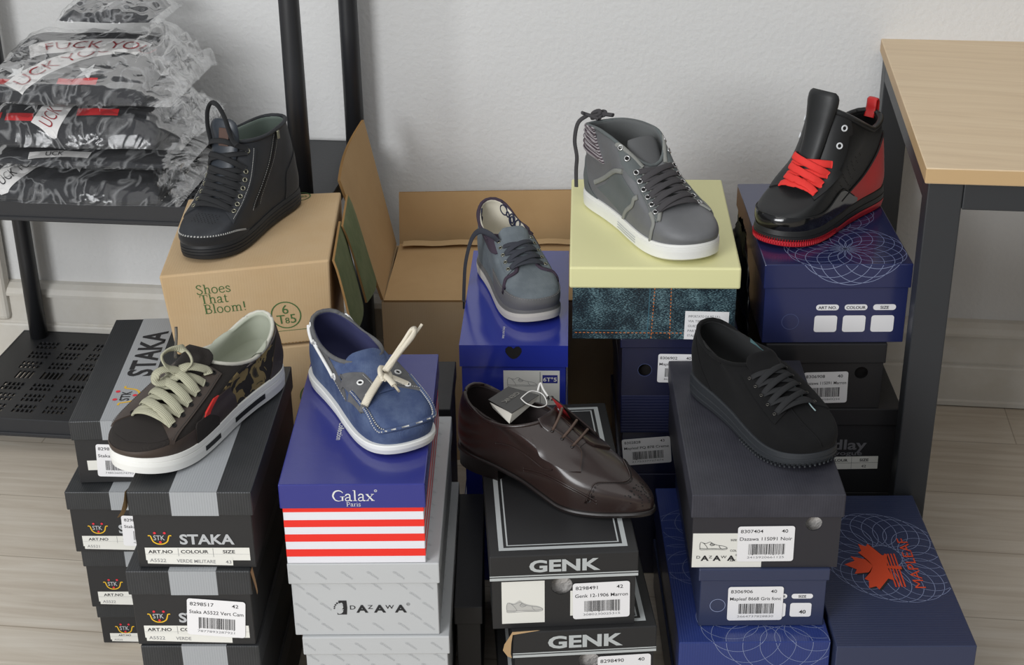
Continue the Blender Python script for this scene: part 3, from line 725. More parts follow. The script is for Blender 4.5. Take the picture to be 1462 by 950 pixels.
# --- spirograph print and leaf print of the navy boxes
def rosette(ca, cb, r1, r2, k, n=700, sq=1.0, rot=0.0):
    pts = []
    for i in range(n+1):
        t = 2*PI*i/n; x = r1*math.cos(t)+r2*math.cos(k*t); y = (r1*math.sin(t)+r2*math.sin(k*t))*sq
        pts.append((ca+x*math.cos(rot)-y*math.sin(rot), cb+x*math.sin(rot)+y*math.cos(rot)))
    return pts
def pills(B, specs, hide=()):
    m = MB()
    for t, p0, p1, val in specs:
        m.rquad(B.bf, B.bw*p0, B.bw*p1, B.bh*.595, B.bh*.70, B.bh*.05, .0005, 0)
        m.text(B.bf, t, B.bw*(p0+p1)/2, B.bh*.62, B.bh*.072, .0008, 1, .02, 'c', 1.05)
        m.rquad(B.bf, B.bw*(p0-.005), B.bw*(p1-.005), B.bh*.20, B.bh*.50, B.bh*.045, .0005, 0)
        if val: m.text(B.bf, val, B.bw*((p0+p1)/2+.01), B.bh*.27, B.bh*.11, .0008, 1, .02, 'c', 1.1)
    return m.build('size_label', [PAPER, INK], B.root)
gR = 'dark shoeboxes stacked beside the desk leg'
R1 = Box('glossy navy shoebox with a looping line print under the red-laced high-top', gR, (.386, 2.145), .560, .225, .352, .134, (.5, -1.0), .040, MP_B, MP_B)
cl = lambda a, b: 0.001 < a < .224 and -.039 < b < .351
R1.lid.stroke(R1.bent, rosette(.132, .060, .048, .046, 17, 1100), .0008, .0003, 1, clip=cl)
R1.lid.stroke(R1.bent, rosette(.118, .215, .052, .036, 17, 900), .0006, .0003, 1, clip=cl)
R1.body.ring(R1.bf, R1.bw*.19, R1.bh*.39, .0125, .0135, .0003, 2); R1.done([LINE, LINE2])
pills(R1, (('ART NO.', .365, .525, ''), ('COLOUR', .565, .725, ''), ('SIZE', .765, .925, '')))
R2 = Box('plain black shoebox with a price sticker and round thumb hole, second beside the desk leg', gR, (.396, 2.147), .4255, .188, .345, .1145, -1.2, .034, R_B, R_B, hole=(.149, .0625, .0105), inside=DARKIN).done()
price_sticker(R2.root, R2.bf, .0605, .130, .0085, .064, '8306908', '40', 'Dazawa 11S091 Marron', 1.5, 19)
R3 = Box('black shoebox with grey lettering and a crumpled lid corner, third beside the desk leg', gR, (.409, 2.147), .3105, .209, .335, .156, -1.6, .030, R_B, R_B)
R3.body.text(R3.bf, 'dlay', R3.bw*.50, R3.bh*.64, .026, .0006, 1, .02, 'l', 1.3)
R3.body.text(R3.bf, 'vogue', R3.bw*.52, R3.bh*.555, .0115, .0006, 1, .01, 'l', 1.6)
R3.done([mat('dim_grey_print', (112, 112, 116), .5, .3)])
m = MB(); q = tilt(R3.bf, R3.bw*.40, R3.bh*.34, 1.2); m.quad(q, 0, R3.bw*.47, 0, .0235, .0006, 0); m.quad(q, R3.bw*.26, R3.bw*.262, .001, .0225, .0008, 1); m.quad(q, 0, R3.bw*.47, .0115, .0119, .0008, 1)
m.text(q, 'COLOUR', R3.bw*.23, .0145, .0068, .0009, 1, .02, 'r', 1.15); m.text(q, 'SIZE', R3.bw*.36, .0145, .0068, .0009, 1, .02, 'c', 1.15); m.text(q, '42', R3.bw*.36, .003, .0068, .0009, 1, .0, 'c', 1.15)
m.build('size_label', [CREAM, INK], R3.root)
torn(R3, [((.1045, -.171, .157), (.1045, -.150, .157)), ((.108, -.173, .148), (.107, -.152, .150)), ((.1105, -.172, .136), (.109, -.152, .140)), ((.1115, -.169, .126), (.1095, -.155, .130))])
R4 = Box('black shoebox on the floor at the foot of the stack beside the desk leg', gR, (.41, 2.149), .154, .205, .335, .154, -1.4, .03, R_B, R_B).done()

# --- slate box stack under the black suede shoe
gK = 'shoeboxes stacked under the black suede shoe'
K1 = Box('slate black shoebox with a shoe-drawing label directly under the black suede shoe', gK, (.236, 1.736), .406, .204, .393, .117, (1.6, -1.0), .036, K_F, K_B, hole=(.162, .0695, .0112)).done()
m = MB(); m.quad(K1.bf, K1.bw*.005, K1.bw*.48, .0005, K1.bh*.68, .0004, 0)
shoe_icon(m, K1.bf, K1.bw*.055, K1.bh*.36, .037, 1, .0006); dazawa(m, K1.bf, K1.bw*.035, K1.bh*.14, .0115, 1, .0007)
for t, y in (('SIZE', .53), ('COL', .32), ('ART.', .12)): m.text(K1.bf, t, K1.bw*.262, K1.bh*y, .0045, .0007, 1, .01, 'l')
m.build('size_label', [CREAM, INK], K1.root)
price_sticker(K1.root, K1.bf, K1.bw*.31, K1.bw*.695, K1.bh*.125, K1.bh*.82, '8307404', '40', 'Dazawa 11S091 Noir', .6, 20)
K2 = Box('satin navy shoebox with a price sticker, below the slate black box', gK, (.250, 1.735), .2885, .178, .38, .0955, (1.3, -.8), .019, MP_L, MP_L)
K2.body.ring(K2.bf, K2.bw*.145, K2.bh*.45, .0100, .0108, .0003, 1); K2.done([LINE])
pills(K2, (('COLOUR', .53, .695, 'Y'), ('SIZE', .73, .90, '40')))
price_sticker(K2.root, K2.bf, K2.bw*.225, K2.bw*.665, K2.bh*.13, K2.bh*.86, '8306906', '40', 'Mapleaf 8668 Gris fonc', .5, 21)
K3 = Box('bright navy shoebox with arcs on its lid edge, third under the black suede shoe', gK, (.223, 1.700), .192, .207, .40, .100, (2.6, -.4), .060, MP_L, MP_BR)
cl = lambda a, b: 0.001 < a < .206 and -.058 < b < .399
K3.lid.stroke(K3.bent, rosette(.135, .055, .064, .042, 17, 1100), .0006, .0003, 1, clip=cl)
K3.lid.stroke(K3.bent, rosette(.070, .235, .064, .042, 17, 900), .0006, .0003, 1, clip=cl)
K3.done([LINE])
K4 = Box('navy shoebox on the floor under the stack of the black suede shoe', gK, (.223, 1.706), .0915, .206, .40, .0915, (2.6, -.4), .05, MP_L, MP_L).done()
gW = 'wide navy shoeboxes at the front right'
MW = Box('wide navy shoebox with an orange maple leaf on its lid, front right', gW, (.4345, 1.682), .195, .190, .384, .100, (3.0, -.6), .060, MP_L, MP_L)
cl = lambda a, b: 0.001 < a < .189 and -.058 < b < .383
MW.lid.stroke(MW.bent, rosette(.112, .215, .058, .036, 23, 1400, 1.25, .3), .0007, .0003, 1, clip=cl)
leaf = [(0, -.50), (.035, -.50), (.03, -.24), (.30, -.30), (.26, -.20), (.52, .02), (.45, .06), (.50, .20), (.34, .17), (.30, .24), (.14, .10), (.20, .40), (.10, .34), (0, .55)]
leaf = leaf+[(-x, y) for x, y in leaf[::-1][1:-1]]
def leafpoly(ox, oy, e, mi, k=.078):
    # the leaf points to the left of the box: turn it by a quarter
    t = PI/2-.08; pts = [(ox+(x*math.cos(t)-y*math.sin(t))*k, oy+(x*math.sin(t)+y*math.cos(t))*k*1.45) for x, y in leaf]
    n = len(pts); c = (sum(p[0] for p in pts)/n, sum(p[1] for p in pts)/n)
    for i in range(n): MW.lid.poly(MW.lt, [c, pts[i], pts[(i+1) % n]], e, mi)
leafpoly(.092, .186, .0005, 3); leafpoly(.0895, .1885, .0007, 2)
for k in range(4): MW.lid.stroke(MW.lt, [(.110+.0044*k, .136), (.1115+.0044*k, .220)], .0022, .0009, 2)
MW.lid.text(MW.lt, 'MAPLEAF', .152, .133, .022, .0009, 2, .0, 'l', 1.45, PI/2)
MW.done([LINE, mat('orange_red_print', (206, 74, 42), .4, .4), INK])
MV = Box('wide navy shoebox on the floor under the one with the maple leaf', gW, (.4345, 1.684), .0945, .190, .384, .0945, (3.0, -.6), .05, MP_L, MP_L).done()

# --- dark box in the gap behind the striped box
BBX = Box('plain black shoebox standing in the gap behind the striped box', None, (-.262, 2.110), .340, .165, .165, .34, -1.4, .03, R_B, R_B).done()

GAP_FILL = Box('narrow black filler box added to darken the gap between grey stack and brown shoe stack', None, (-.0865, 1.775), .205, .040, .30, .205, 0, .03, R_B, R_B).done()  # invented black filler, added so the gap between the stacks reads as deep shade

# ------------------------------------------------------------------ cartons
CARD = mat('kraft_cardboard', (194, 168, 132), .82, .2, bump=('wavex', 75, .10, .0008), var=(5, (189, 159, 119), .4, .7))
CARD_IN = mat('kraft_cardboard_inside', (186, 154, 112), .85, .2, bump=('wavey', 70, .10, .0008), var=(6, (178, 146, 104), .4, .7))
CARD_E = mat('cardboard_edge', (150, 116, 74), .9, .1)
GRN = mat('olive_green_print', (96, 106, 70), .75, .2, var=(16, (124, 128, 92), .4, .75))
GRNI = mat('green_ink', (74, 106, 62), .7, .2)
def emblem(mb, pl, a, b, r, mi):
    mb.ring(pl, a, b, r*.92, r, .0006, mi, 32)
    mb.text(pl, '6', a, b+.10*r, r*.95, .0008, mi, .0, 'c'); mb.text(pl, 'T', a-.38*r, b-.62*r, r*.95, .0008, mi, .0, 'c'); mb.text(pl, '8', a+.02*r, b-.62*r, r*.62, .0008, mi, .0, 'c'); mb.text(pl, '5', a+.42*r, b-.62*r, r*.95, .0008, mi, .0, 'c')
def carton(label, c, prints, group, flap=True):
    """c: bottom FL FR BR BL, top FL FR BR BL in the world"""
    base = (V(c[0])+V(c[1])+V(c[2])+V(c[3]))/4
    t = thing('carton', label, 'carton', tuple(base), 0, group); L = [V(p)-base for p in c]
    mb = MB(); mb.hexa(L, 0, .003)
    fl = PL(L[0], L[1]-L[0], L[4]-L[0]); tp = PL(L[4], L[5]-L[4], L[7]-L[4])
    prints(mb, fl, tp, L); mb.build('carton_body', [CARD, GRNI, GRN, CARD_E], t)
    if flap:
        # green printed end flap standing slightly proud of the right side, split at the middle
        n = ((L[2]-L[1]).cross(L[5]-L[1])).normalized(); f = MB()
        A, Bq, Cq, Dq = L[1], L[2], L[6], L[5]
        P = lambda u, v, o: (A.lerp(Bq, u)).lerp(Dq.lerp(Cq, u), v)+n*o
        for u0, u1, v0, v1, o0, o1 in ((.01, .56, .03, .985, .004, .040), (.50, .985, -.02, .975, .009, .054)):
            G = [[P(u0+(u1-u0)*i/8, v0+(v1-v0)*j/8, o0+(o1-o0)*(1-j/8)**.8*(.75+.25*math.sin(PI*i/8))) for j in range(9)] for i in range(9)]
            f.grid([[p+n*.0035 for p in r] for r in G], 0, True); f.grid(G, 1, True, flip=True)
            E = [G[i][0] for i in range(9)]+[G[8][j] for j in range(1, 9)]+[G[i][8] for i in range(7, -1, -1)]+[G[0][j] for j in range(7, 0, -1)]
            for q in range(len(E)): f.add([E[q], E[(q+1) % len(E)], E[(q+1) % len(E)]+n*.0035, E[q]+n*.0035], [(0, 1, 2, 3)], 1)
        f.build('end_flap', [GRN, CARD_E], t)
    return t
cFL, cFR, cBR, cBL = (-.538, 2.156), (-.2790, 2.177), (-.2890, 2.472), (-.554, 2.487)
def pr1(mb, fl, tp, L):
    w = (L[1]-L[0]).length; h = (L[4]-L[0]).length
    for k, t in enumerate(('Shoes', 'That', 'Bloom!')): serif_word(mb, fl, t, w*.205+.003*k, h*.735-k*.0172, .0215, 1, .0006)
    emblem(mb, fl, w*.735, h*.375, .0235, 1)
    mb.quad(fl, w*.285, w*.86, h*.175, h*.182, .0006, 1)
    lt = MB()
    a, b = w*.80, (L[7]-L[4]).length*.87
    mb.ring(tp, a, b, .0165, .0185, .0006, 1, 32); mb.text(tp, '6T85', a, b-.004, .012, .0008, 1, .0, 'c')
    # perforated tear line along the lower edge and a crease near the right end
    x = .004
    while x < w-.006: mb.quad(fl, x, x+.003, .002, .0034, .0006, 3); x += .0055
carton('upright brown cardboard carton with green lettering under the black high-top', [(cFL[0]+.012, cFL[1]+.006, .412), (cFR[0]-.004, cFR[1]+.0047, .4261), (cBR[0], cBR[1], .427), (cBL[0]+.01, cBL[1], .412),
        (*cFL, .550), (*cFR, .565), (*cBR, .565), (*cBL, .550)], pr1, 'brown cartons on the left')
def pr2(mb, fl, tp, L):
    w = (L[1]-L[0]).length; h = (L[4]-L[0]).length; emblem(mb, fl, w*.86, h*.80, .0235, 1)
carton('lower brown cardboard carton supporting the one with green lettering', [(-.486, 2.168, 0), (-.290, 2.180, 0), (-.294, 2.455, 0), (-.486, 2.47, 0), (-.486, 2.168, .4095), (-.290, 2.182, .4215), (-.294, 2.455, .4215), (-.486, 2.470, .4095)], pr2, 'brown cartons on the left', flap=False)

# large open carton in the middle, its flaps spread
ZC = .33
oFL, oFR = V((-.235, 2.529, 0)), V((.385, 2.512, 0)); ox = (oFR-oFL).normalized(); oy = V((-ox.y, ox.x, 0)); OW, OD, TH = (oFR-oFL).length, .265, .005
oc = oFL+ox*OW/2+oy*OD/2
open_c = thing('carton', 'large open brown cardboard carton with its flaps spread, behind the cobalt blue box', 'carton', tuple(oc), math.atan2(ox.y, ox.x))
mb = MB()
for x0, x1, y0, y1 in ((-OW/2, OW/2, -OD/2, -OD/2+TH), (-OW/2, OW/2, OD/2-TH, OD/2), (-OW/2, -OW/2+TH, -OD/2+TH, OD/2-TH), (OW/2-TH, OW/2, -OD/2+TH, OD/2-TH)): mb.box(x0, x1, y0, y1, 0, ZC, 0)
mb.box(-OW/2+TH, OW/2-TH, -OD/2+TH, OD/2-TH, 0, TH)
mb.build('carton_body', CARD, open_c)
def sheet(name, c, m0, th=.005, bow=0.0, n=10, extra=None):
    """a corrugated flap: four corners, both faces and its cut edges"""
    c = [V(p) for p in c]; nn = (c[1]-c[0]).cross(c[3]-c[0]).normalized(); mb = MB()
    P = lambda u, v: c[0].lerp(c[1], u).lerp(c[3].lerp(c[2], u), v)+nn*bow*math.sin(PI*u)*math.sin(PI*v*.5)
    G = [[P(i/n, j/n) for j in range(n+1)] for i in range(n+1)]; H = [[p-nn*th for p in r] for r in G]
    mb.grid(G, 0, True); mb.grid(H, 0, True, flip=True)
    E = [G[i][0] for i in range(n+1)]+[G[n][j] for j in range(1, n+1)]+[G[i][n] for i in range(n-1, -1, -1)]+[G[0][j] for j in range(n-1, 0, -1)]
    F = [p-nn*th for p in E]; k = len(E)
    for i in range(k): mb.add([E[i], E[(i+1) % k], F[(i+1) % k], F[i]], [(0, 1, 2, 3)], 1)
    o = mb.build(name, [m0, CARD_E], open_c)
    return o
x0, x1, y0, y1 = -OW/2, OW/2, -OD/2, OD/2
sheet('front_flap', [(x0+.004, y0, ZC+.004), (x1-.02, y0, ZC+.004), (x1-.03, y0+.235, ZC+.014), (x0+.012, y0+.245, ZC+.012)], CARD_IN, bow=.006)
sheet('back_flap', [(x0+.01, y1-.006, ZC+.002), (x1, y1-.006, ZC+.002), (x1+.004, y1+.012, ZC+.112), (x0+.012, y1+.008, ZC+.108)], CARD_IN, bow=-.004)
sheet('side_flap', [(x0-.001, y1-.002, ZC+.004), (x0-.001, y0+.0, ZC+.004), (x0-.066, y0+.004, ZC+.232), (x0-.050, y1-.016, ZC+.262)], CARD_IN, bow=.010)
sheet('side_flap', [(x1+.001, y0, ZC+.004), (x1+.001, y1-.01, ZC+.004), (x1+.06, y1-.02, ZC-.10), (x1+.06, y0+.01, ZC-.10)], CARD_IN, bow=.004)
m = MB(); TAPE = mat('clear_tape', (196, 168, 128), .16, .5)
G = [[V((x0+.02+u*(x1-x0-.06), y0+.215+v*.026, ZC+.0195+.0012*math.sin(u*40)+.004*math.sin(PI*u))) for v in (0, .5, 1)] for u in [k/30 for k in range(31)]]
m.grid(G); m.build('tape_strip', TAPE, open_c)

# crumpled black plastic bag squeezed between the denim-printed box and the navy box
PLB = mat('black_bag_film', (16, 16, 18), .22, .5)
rr = random.Random(5); m = MB(); n1, n2 = 26, 22; G = []
for i in range(n1):
    u = i/(n1-1); row = []
    for j in range(n2):
        a = 2*PI*j/n2; k = math.sin(PI*min(max(u, .04), .96))**.5
        cxp, czp = .3720-.002*u, .30+.27*u
        row.append(V((cxp+.0065*k*math.cos(a)+rr.uniform(-.0018, .0018), 2.29+.11*k*math.sin(a)+rr.uniform(-.006, .006), czp+rr.uniform(-.004, .004))))
    G.append(row)
m.grid(G, 0, True, cv=True)
bag_c = thing('plastic_bag', 'crumpled black plastic bag squeezed between the yellow-lidded box and the glossy navy box', 'bag', (.375, 2.29, .295))
m.v = [(p[0]-.375, p[1]-2.29, p[2]-.295) for p in m.v]
m.build('bag_film', PLB, bag_c)
# ------------------------------------------------------------------ shoes
OUT = {
 'round': [(0, 0), (.012, .34), (.06, .57), (.15, .67), (.3, .69), (.45, .76), (.58, .88), (.70, .97), (.80, .985), (.885, .88), (.95, .63), (.988, .30), (1, -.06),
           (.988, -.40), (.95, -.68), (.88, -.90), (.78, -1.0), (.68, -.98), (.55, -.83), (.42, -.69), (.3, -.64), (.15, -.64), (.06, -.55), (.012, -.33)],
 'boat': [(0, 0), (.012, .38), (.06, .60), (.15, .70), (.3, .73), (.45, .80), (.58, .90), (.70, .98), (.80, 1.0), (.89, .93), (.955, .72), (.99, .38), (1, -.02),
          (.99, -.42), (.955, -.74), (.89, -.93), (.79, -1.0), (.68, -.97), (.55, -.84), (.42, -.72), (.3, -.68), (.15, -.67), (.06, -.58), (.012, -.36)],
 'point': [(0, 0), (.012, .36), (.05, .58), (.13, .70), (.26, .68), (.4, .72), (.52, .86), (.62, .96), (.70, .95), (.80, .76), (.89, .50), (.96, .28), (.993, .10), (1, -.02),
           (.993, -.16), (.96, -.36), (.89, -.60), (.80, -.84), (.70, -1.0), (.60, -.96), (.48, -.78), (.38, -.66), (.26, -.63), (.13, -.66), (.05, -.56), (.012, -.35)]}

class Shoe:
    def __init__(s, name, label, toe, heel, z, rings, W, kind, lat, sole_t, spring=.012, group='single display shoes standing on the boxes', N=128, M=52, L=None, lift=0.0):
        d = V((toe[0]-heel[0], toe[1]-heel[1], 0)); s.L = L or d.length; mid = V((toe[0]+heel[0], toe[1]+heel[1], 0))/2
        h = mid-d.normalized()*s.L/2
        s.root = thing(name, label, 'shoe', (h.x, h.y, z), math.atan2(d.y, d.x), group)
        s.N, s.M, s.lat, s.W = N, M, lat, W; k = s.L/.30; s.k = k
        o = cr([(x, y*.17) for x, y in OUT[kind]], N, True); s.o = [(x, y/.17*lat) for x, y in o]
        s.ti = max(range(N), key=lambda i: s.o[i][0]); x0, x1 = min(p[0] for p in s.o), max(p[0] for p in s.o)
        s.o = [((x-x0)/(x1-x0), y) for x, y in s.o]
        s.sole_t, s.spring = sole_t, spring
        R = []
        for r in rings:
            xb, zb, xf, zf, zm, w, e = r[:7]; w *= W/rings[0][5]; xm = r[7] if len(r) > 7 else .45; ring = []
            for i, (x, y) in enumerate(s.o):
                sg = lat if i <= s.ti else -lat
                ye = sg*math.sqrt(max(0, 1-(2*x-1)**2)); Y = w*(y+(ye-y)*e)
                X = (xb+(xf-xb)*x)*k
                if zb is None: Z = s.top(X)-.002
                else: Z = zm+(zb-zm)*max(0, 1-x/xm)**1.7+(zf-zm)*max(0, (x-xm)/(1-xm))**(r[8] if len(r) > 8 else 1.8)
                if len(r) > 9: Y += r[9]*lat*(1-(2*x-1)**4)
                ring.append(V((X, Y, Z)))
            R.append(ring)
        s.R = R; n = len(R); s.G = []
        for j in range(M):
            t = j/(M-1)*(n-1); a = min(int(t), n-2); f = t-a; row = []
            for i in range(N):
                p0, p1, p2, p3 = R[max(a-1, 0)][i], R[a][i], R[a+1][i], R[min(a+2, n-1)][i]
                row.append(.5*((2*p1)+(p2-p0)*f+(2*p0-5*p1+4*p2-p3)*f*f+(3*p1-p0-3*p2+p3)*f**3))
            s.G.append(row)
        s.nrm()
        vs = [p for r in s.G for p in r]; fs = [(j*N+i, j*N+(i+1) % N, (j+1)*N+(i+1) % N, (j+1)*N+i) for j in range(M-1) for i in range(N)]
        s.bvh = BVHTree.FromPolygons(vs, fs)
        c = [s.G[j][s.ti] for j in range(M)]; s.cl = [0]
        for j in range(1, M): s.cl.append(s.cl[-1]+(c[j]-c[j-1]).length)
        s.c = c
    def nrm(s):
        N, M = s.N, s.M; s.NG = []
        for j in range(M):
            row = []
            for i in range(N):
                du = s.G[j][(i+1) % N]-s.G[j][i-1]; dv = s.G[min(j+1, M-1)][i]-s.G[max(j-1, 0)][i]
                n = du.cross(dv)*(-s.lat)      # outward
                row.append(n.normalized() if n.length > 1e-12 else V((0, 0, 1)))
            s.NG.append(row)
    def bot(s, x):
        x0 = .70*s.L; return s.spring*(max(0, x-x0)/(s.L-x0))**2
    def top(s, x): return s.bot(x)+s.sole_t(x/s.L)
    # --- evaluation
    def ui(s, u):
        u = u % 1.0; return u*2*s.ti if u <= .5 else s.ti+(u-.5)*2*(s.N-s.ti)
    def ut(s, u, t):
        i = s.ui(u); j = min(max(t, 0), 1)*(s.M-1); a = int(i) % s.N; b = (a+1) % s.N; f = i-int(i); c = min(int(j), s.M-2); g = j-c
        L = lambda Q: (Q[c][a].lerp(Q[c][b], f)).lerp(Q[c+1][a].lerp(Q[c+1][b], f), g)
        return L(s.G), L(s.NG).normalized()
    def ux(s, xi, side):
        """u of the outline point at fraction xi of the length, side=+1 lateral / -1 medial"""
        idx = list(range(0, s.ti+1)) if side > 0 else list(range(s.N, s.ti-1, -1)); X = lambda i: s.o[i % s.N][0]
        f = float(idx[-1])
        for a, b in zip(idx, idx[1:]):
            if X(a) <= xi <= X(b): f = a+(b-a)*(xi-X(a))/max(1e-9, X(b)-X(a)); break
        return f/(2*s.ti) if f <= s.ti else .5+(f-s.ti)/(2*(s.N-s.ti))
    def cp(s, q):
        T = q*s.cl[-1]; j = 0
        while j < s.M-2 and s.cl[j+1] < T: j += 1
        f = (T-s.cl[j])/max(1e-9, s.cl[j+1]-s.cl[j]); f = min(max(f, 0), 1)
        d = s.c[min(j+2, s.M-1)]-s.c[max(j-1, 0)]; n = V((d.z, 0, -d.x)).normalized()
        return s.c[j].lerp(s.c[j+1], f), n
    def fy(s, q, y, h=0.0):
        c, n = s.cp(q); o = V((c.x, y, c.z))
        for _ in range(24):
            hit, nn, i, d = s.bvh.ray_cast(o+n*.07, -n, .11)
            if hit is not None: break
            o.y *= .95
        if hit is None: return o+n*h, n
        if nn.dot(n) < 0: nn = -nn
        return hit+nn*h, nn
    def ev(s, p):
        if p[0] == 'f': return s.fy(p[1], p[2]*s.lat)
        return s.ut(p[1], p[2])
    # --- pieces
    def sheet(s, G, off, name=None, m=None, mb=None, mi=0, edge=True):
        mb = mb or MB(); n, k = len(G), len(G[0])
        T = [[p+nn*off for p, nn in r] for r in G]
        mb.grid(T, mi, True, flip=False)
        if edge:
            B = [(0, j) for j in range(k)]+[(i, k-1) for i in range(1, n)]+[(n-1, j) for j in range(k-2, -1, -1)]+[(i, 0) for i in range(n-2, 0, -1)]
            for a in range(len(B)):
                i, j = B[a]; i2, j2 = B[(a+1) % len(B)]
                mb.add([T[i][j], T[i2][j2], G[i2][j2][0]-G[i2][j2][1]*.001, G[i][j][0]-G[i][j][1]*.001], [(0, 1, 2, 3)], mi)
        if name: return mb.build(name, m, s.root)
        return mb
    def patch(s, A, B, off, n=30, mm=10, **kw):
        """between two boundary curves in ('f',q,y) or ('u',u,t) space"""
        k = A[0][0]; a = cr([p[1:] for p in A], n); b = cr([p[1:] for p in B], n)
        G = [[s.ev((k, a[i][0]+(b[i][0]-a[i][0])*j/mm, a[i][1]+(b[i][1]-a[i][1])*j/mm)) for j in range(mm+1)] for i in range(n)]
        return s.sheet(G, off, **kw)
    def curve(s, pts, n=40, h=0.0, closed=False):
        k = pts[0][0]; return [(p+nn*h, nn) for p, nn in (s.ev((k,)+tuple(q)) for q in cr([p[1:] for p in pts], n, closed))]
    def stitch(s, pts, m, mb=None, n=60, h=.0012, r=.0005, dash=True, closed=False):
        mb = mb if mb is not None else MB(); c = s.curve(pts, n, h, closed)
        if dash:
            for i in range(0, n-1, 2): mb.tube([c[i][0], c[i][0].lerp(c[i+1][0], .99)], r, 5)
        else: mb.tube([p for p, _ in c], r, 6, closed=closed)
        return mb
    def piping(s, pts, r, name, m, n=50, h=.0005, closed=False, ry=None):
        c = s.curve(pts, n, h, closed); mb = MB(); mb.tube([p for p, _ in c], r, 8, closed=closed, ry=ry, nrm=[q for _, q in c]); return mb.build(name, m, s.root)
    def upper(s, m, name='upper', lining=None, rim=.0035, t_in=.30, thick=.0045):
        mb = MB(); mb.grid(s.G, 0, True, cv=True, flip=(s.lat < 0)); mb.build(name, m, s.root)
        # inner lining and insole
        rows = []; jc = s.M-1; rows.append([p for p in s.G[jc]])
        rows.append([p-nn*thick*.5+V((0, 0, rim*.6)) for p, nn in zip(s.G[jc], s.NG[jc])])
        j1 = int(t_in*(s.M-1))
        for j in range(jc-1, j1-1, -2): rows.append([p-nn*thick for p, nn in zip(s.G[j], s.NG[j])])
        l = MB(); l.grid(rows, 0, True, cv=True, flip=(s.lat > 0)); o = l.build('lining', lining or m, s.root)
        last = rows[-1]; c = sum(last, V((0, 0, 0)))/len(last); q = MB(); zi = min(p.z for p in last)-.004
        rr = [[V((p.x, p.y, zi)) for p in last], [V((c.x+(p.x-c.x)*.5, c.y+(p.y-c.y)*.5, zi-.001)) for p in last], [V((c.x, c.y, zi-.001)) for p in last]]
        q.grid([last]+rr, 0, True, cv=True); q.build('insole', lining or m, s.root)
        return o
    def collar(s, r, m, name='collar_piping', h=.0, t=1.0):
        s.piping([('u', i/40, t) for i in range(40)], r, name, m, 100, h, True)
    def off_outline(s, off):
        R0 = s.R[0]; N = s.N; out = []
        for i in range(N):
            t = R0[(i+1) % N]-R0[i-1]; n = V((-t.y, t.x, 0))*s.lat; n = n.normalized() if n.length > 1e-9 else V((1, 0, 0))
            out.append((R0[i], n, off))
        return out
    def sole(s, rows, mats, name='sole', bot=None):
        """rows: (f, off, material) from the ground up; f=0 ground, 1 sole top"""
        bot = bot or s.bot; mb = MB(); prev = None; N = s.N
        base = s.off_outline(0); R = []
        for f, off, mi in rows:
            R.append(([V((p.x+n.x*off, p.y+n.y*off, bot(min(max(p.x, 0), s.L))+f*(s.top(min(max(p.x, 0), s.L))-bot(min(max(p.x, 0), s.L))))) for p, n, _ in base], mi))
        for a in range(len(R)-1): mb.grid([R[a][0], R[a+1][0]], R[a+1][1], True, cv=True, flip=(s.lat < 0))
        for ring, rev in ((R[0][0], True), (R[-1][0], False)):
            c = [V((ring[i].x, 0, ring[i].z)) for i in range(N)]
            mb.grid([ring, c] if not rev else [c, ring], R[0][1] if rev else R[-1][1], False, cv=True, flip=(s.lat < 0))
        return mb.build(name, mats, s.root)
    def lace(s, path, w, th, m=None, mb=None, n=28, name='lace'):
        """path: (q, y, height) on the instep"""
        P = cr(path, n); pts = []; nn = []
        for q, y, h in P:
            p, nr = s.fy(q, y*s.lat, h); pts.append(p); nn.append(s.cp(q)[1].lerp(nr, .5).normalized())
        mb = mb or MB(); mb.tube(pts, w/2, 10, 0, ry=th/2, nrm=nn); return mb
    def laces(s, qs, ys, w, th, m, h=.0035, cross=True, first_bar=True, bulge=.0035, ym=None, name='lace'):
        """criss-cross lacing; every crossing strand is its own part"""
        n = len(qs); ym = ym or ys
        def strand(q0, y0, q1, y1, hh): 
            P = [(q0+(q1-q0)*f, y0+(y1-y0)*f, hh*(.35+.65*math.sin(PI*min(max(f, .0), 1.0))**.5)+bulge*math.sin(PI*f)) for f in [k/8 for k in range(9)]]
            s.lace(P, w, th).build(name, m, s.root)
        if first_bar: strand(qs[0], -ym[0], qs[0], ys[0], h)
        for i in range(n-1):
            if cross:
                strand(qs[i], -ym[i], qs[i+1], ys[i+1], h); strand(qs[i], ys[i], qs[i+1], -ym[i+1], h+th*1.1)
            else: strand(qs[i+1], -ym[i+1], qs[i+1], ys[i+1], h)
    def eyelets(s, qs, ys, r, m, m_in, h=.0022, sides=(1, -1), ym=None, name='eyelet'):
        for sd in sides:
            for q, y in zip(qs, ys if sd > 0 or not ym else ym):
                p, n = s.fy(q, y*sd*s.lat, h); mb = MB(); a = n.orthogonal().normalized(); b = n.cross(a)
                ring = [p+(a*math.cos(2*PI*k/16)+b*math.sin(2*PI*k/16))*r for k in range(16)]
                mb.tube(ring, r*.32, 6, 0, closed=True); mb.add([p-n*.0004+(a*math.cos(2*PI*k/16)+b*math.sin(2*PI*k/16))*r*.8 for k in range(16)], [tuple(range(16))], 1)
                mb.build(name, [m, m_in], s.root)
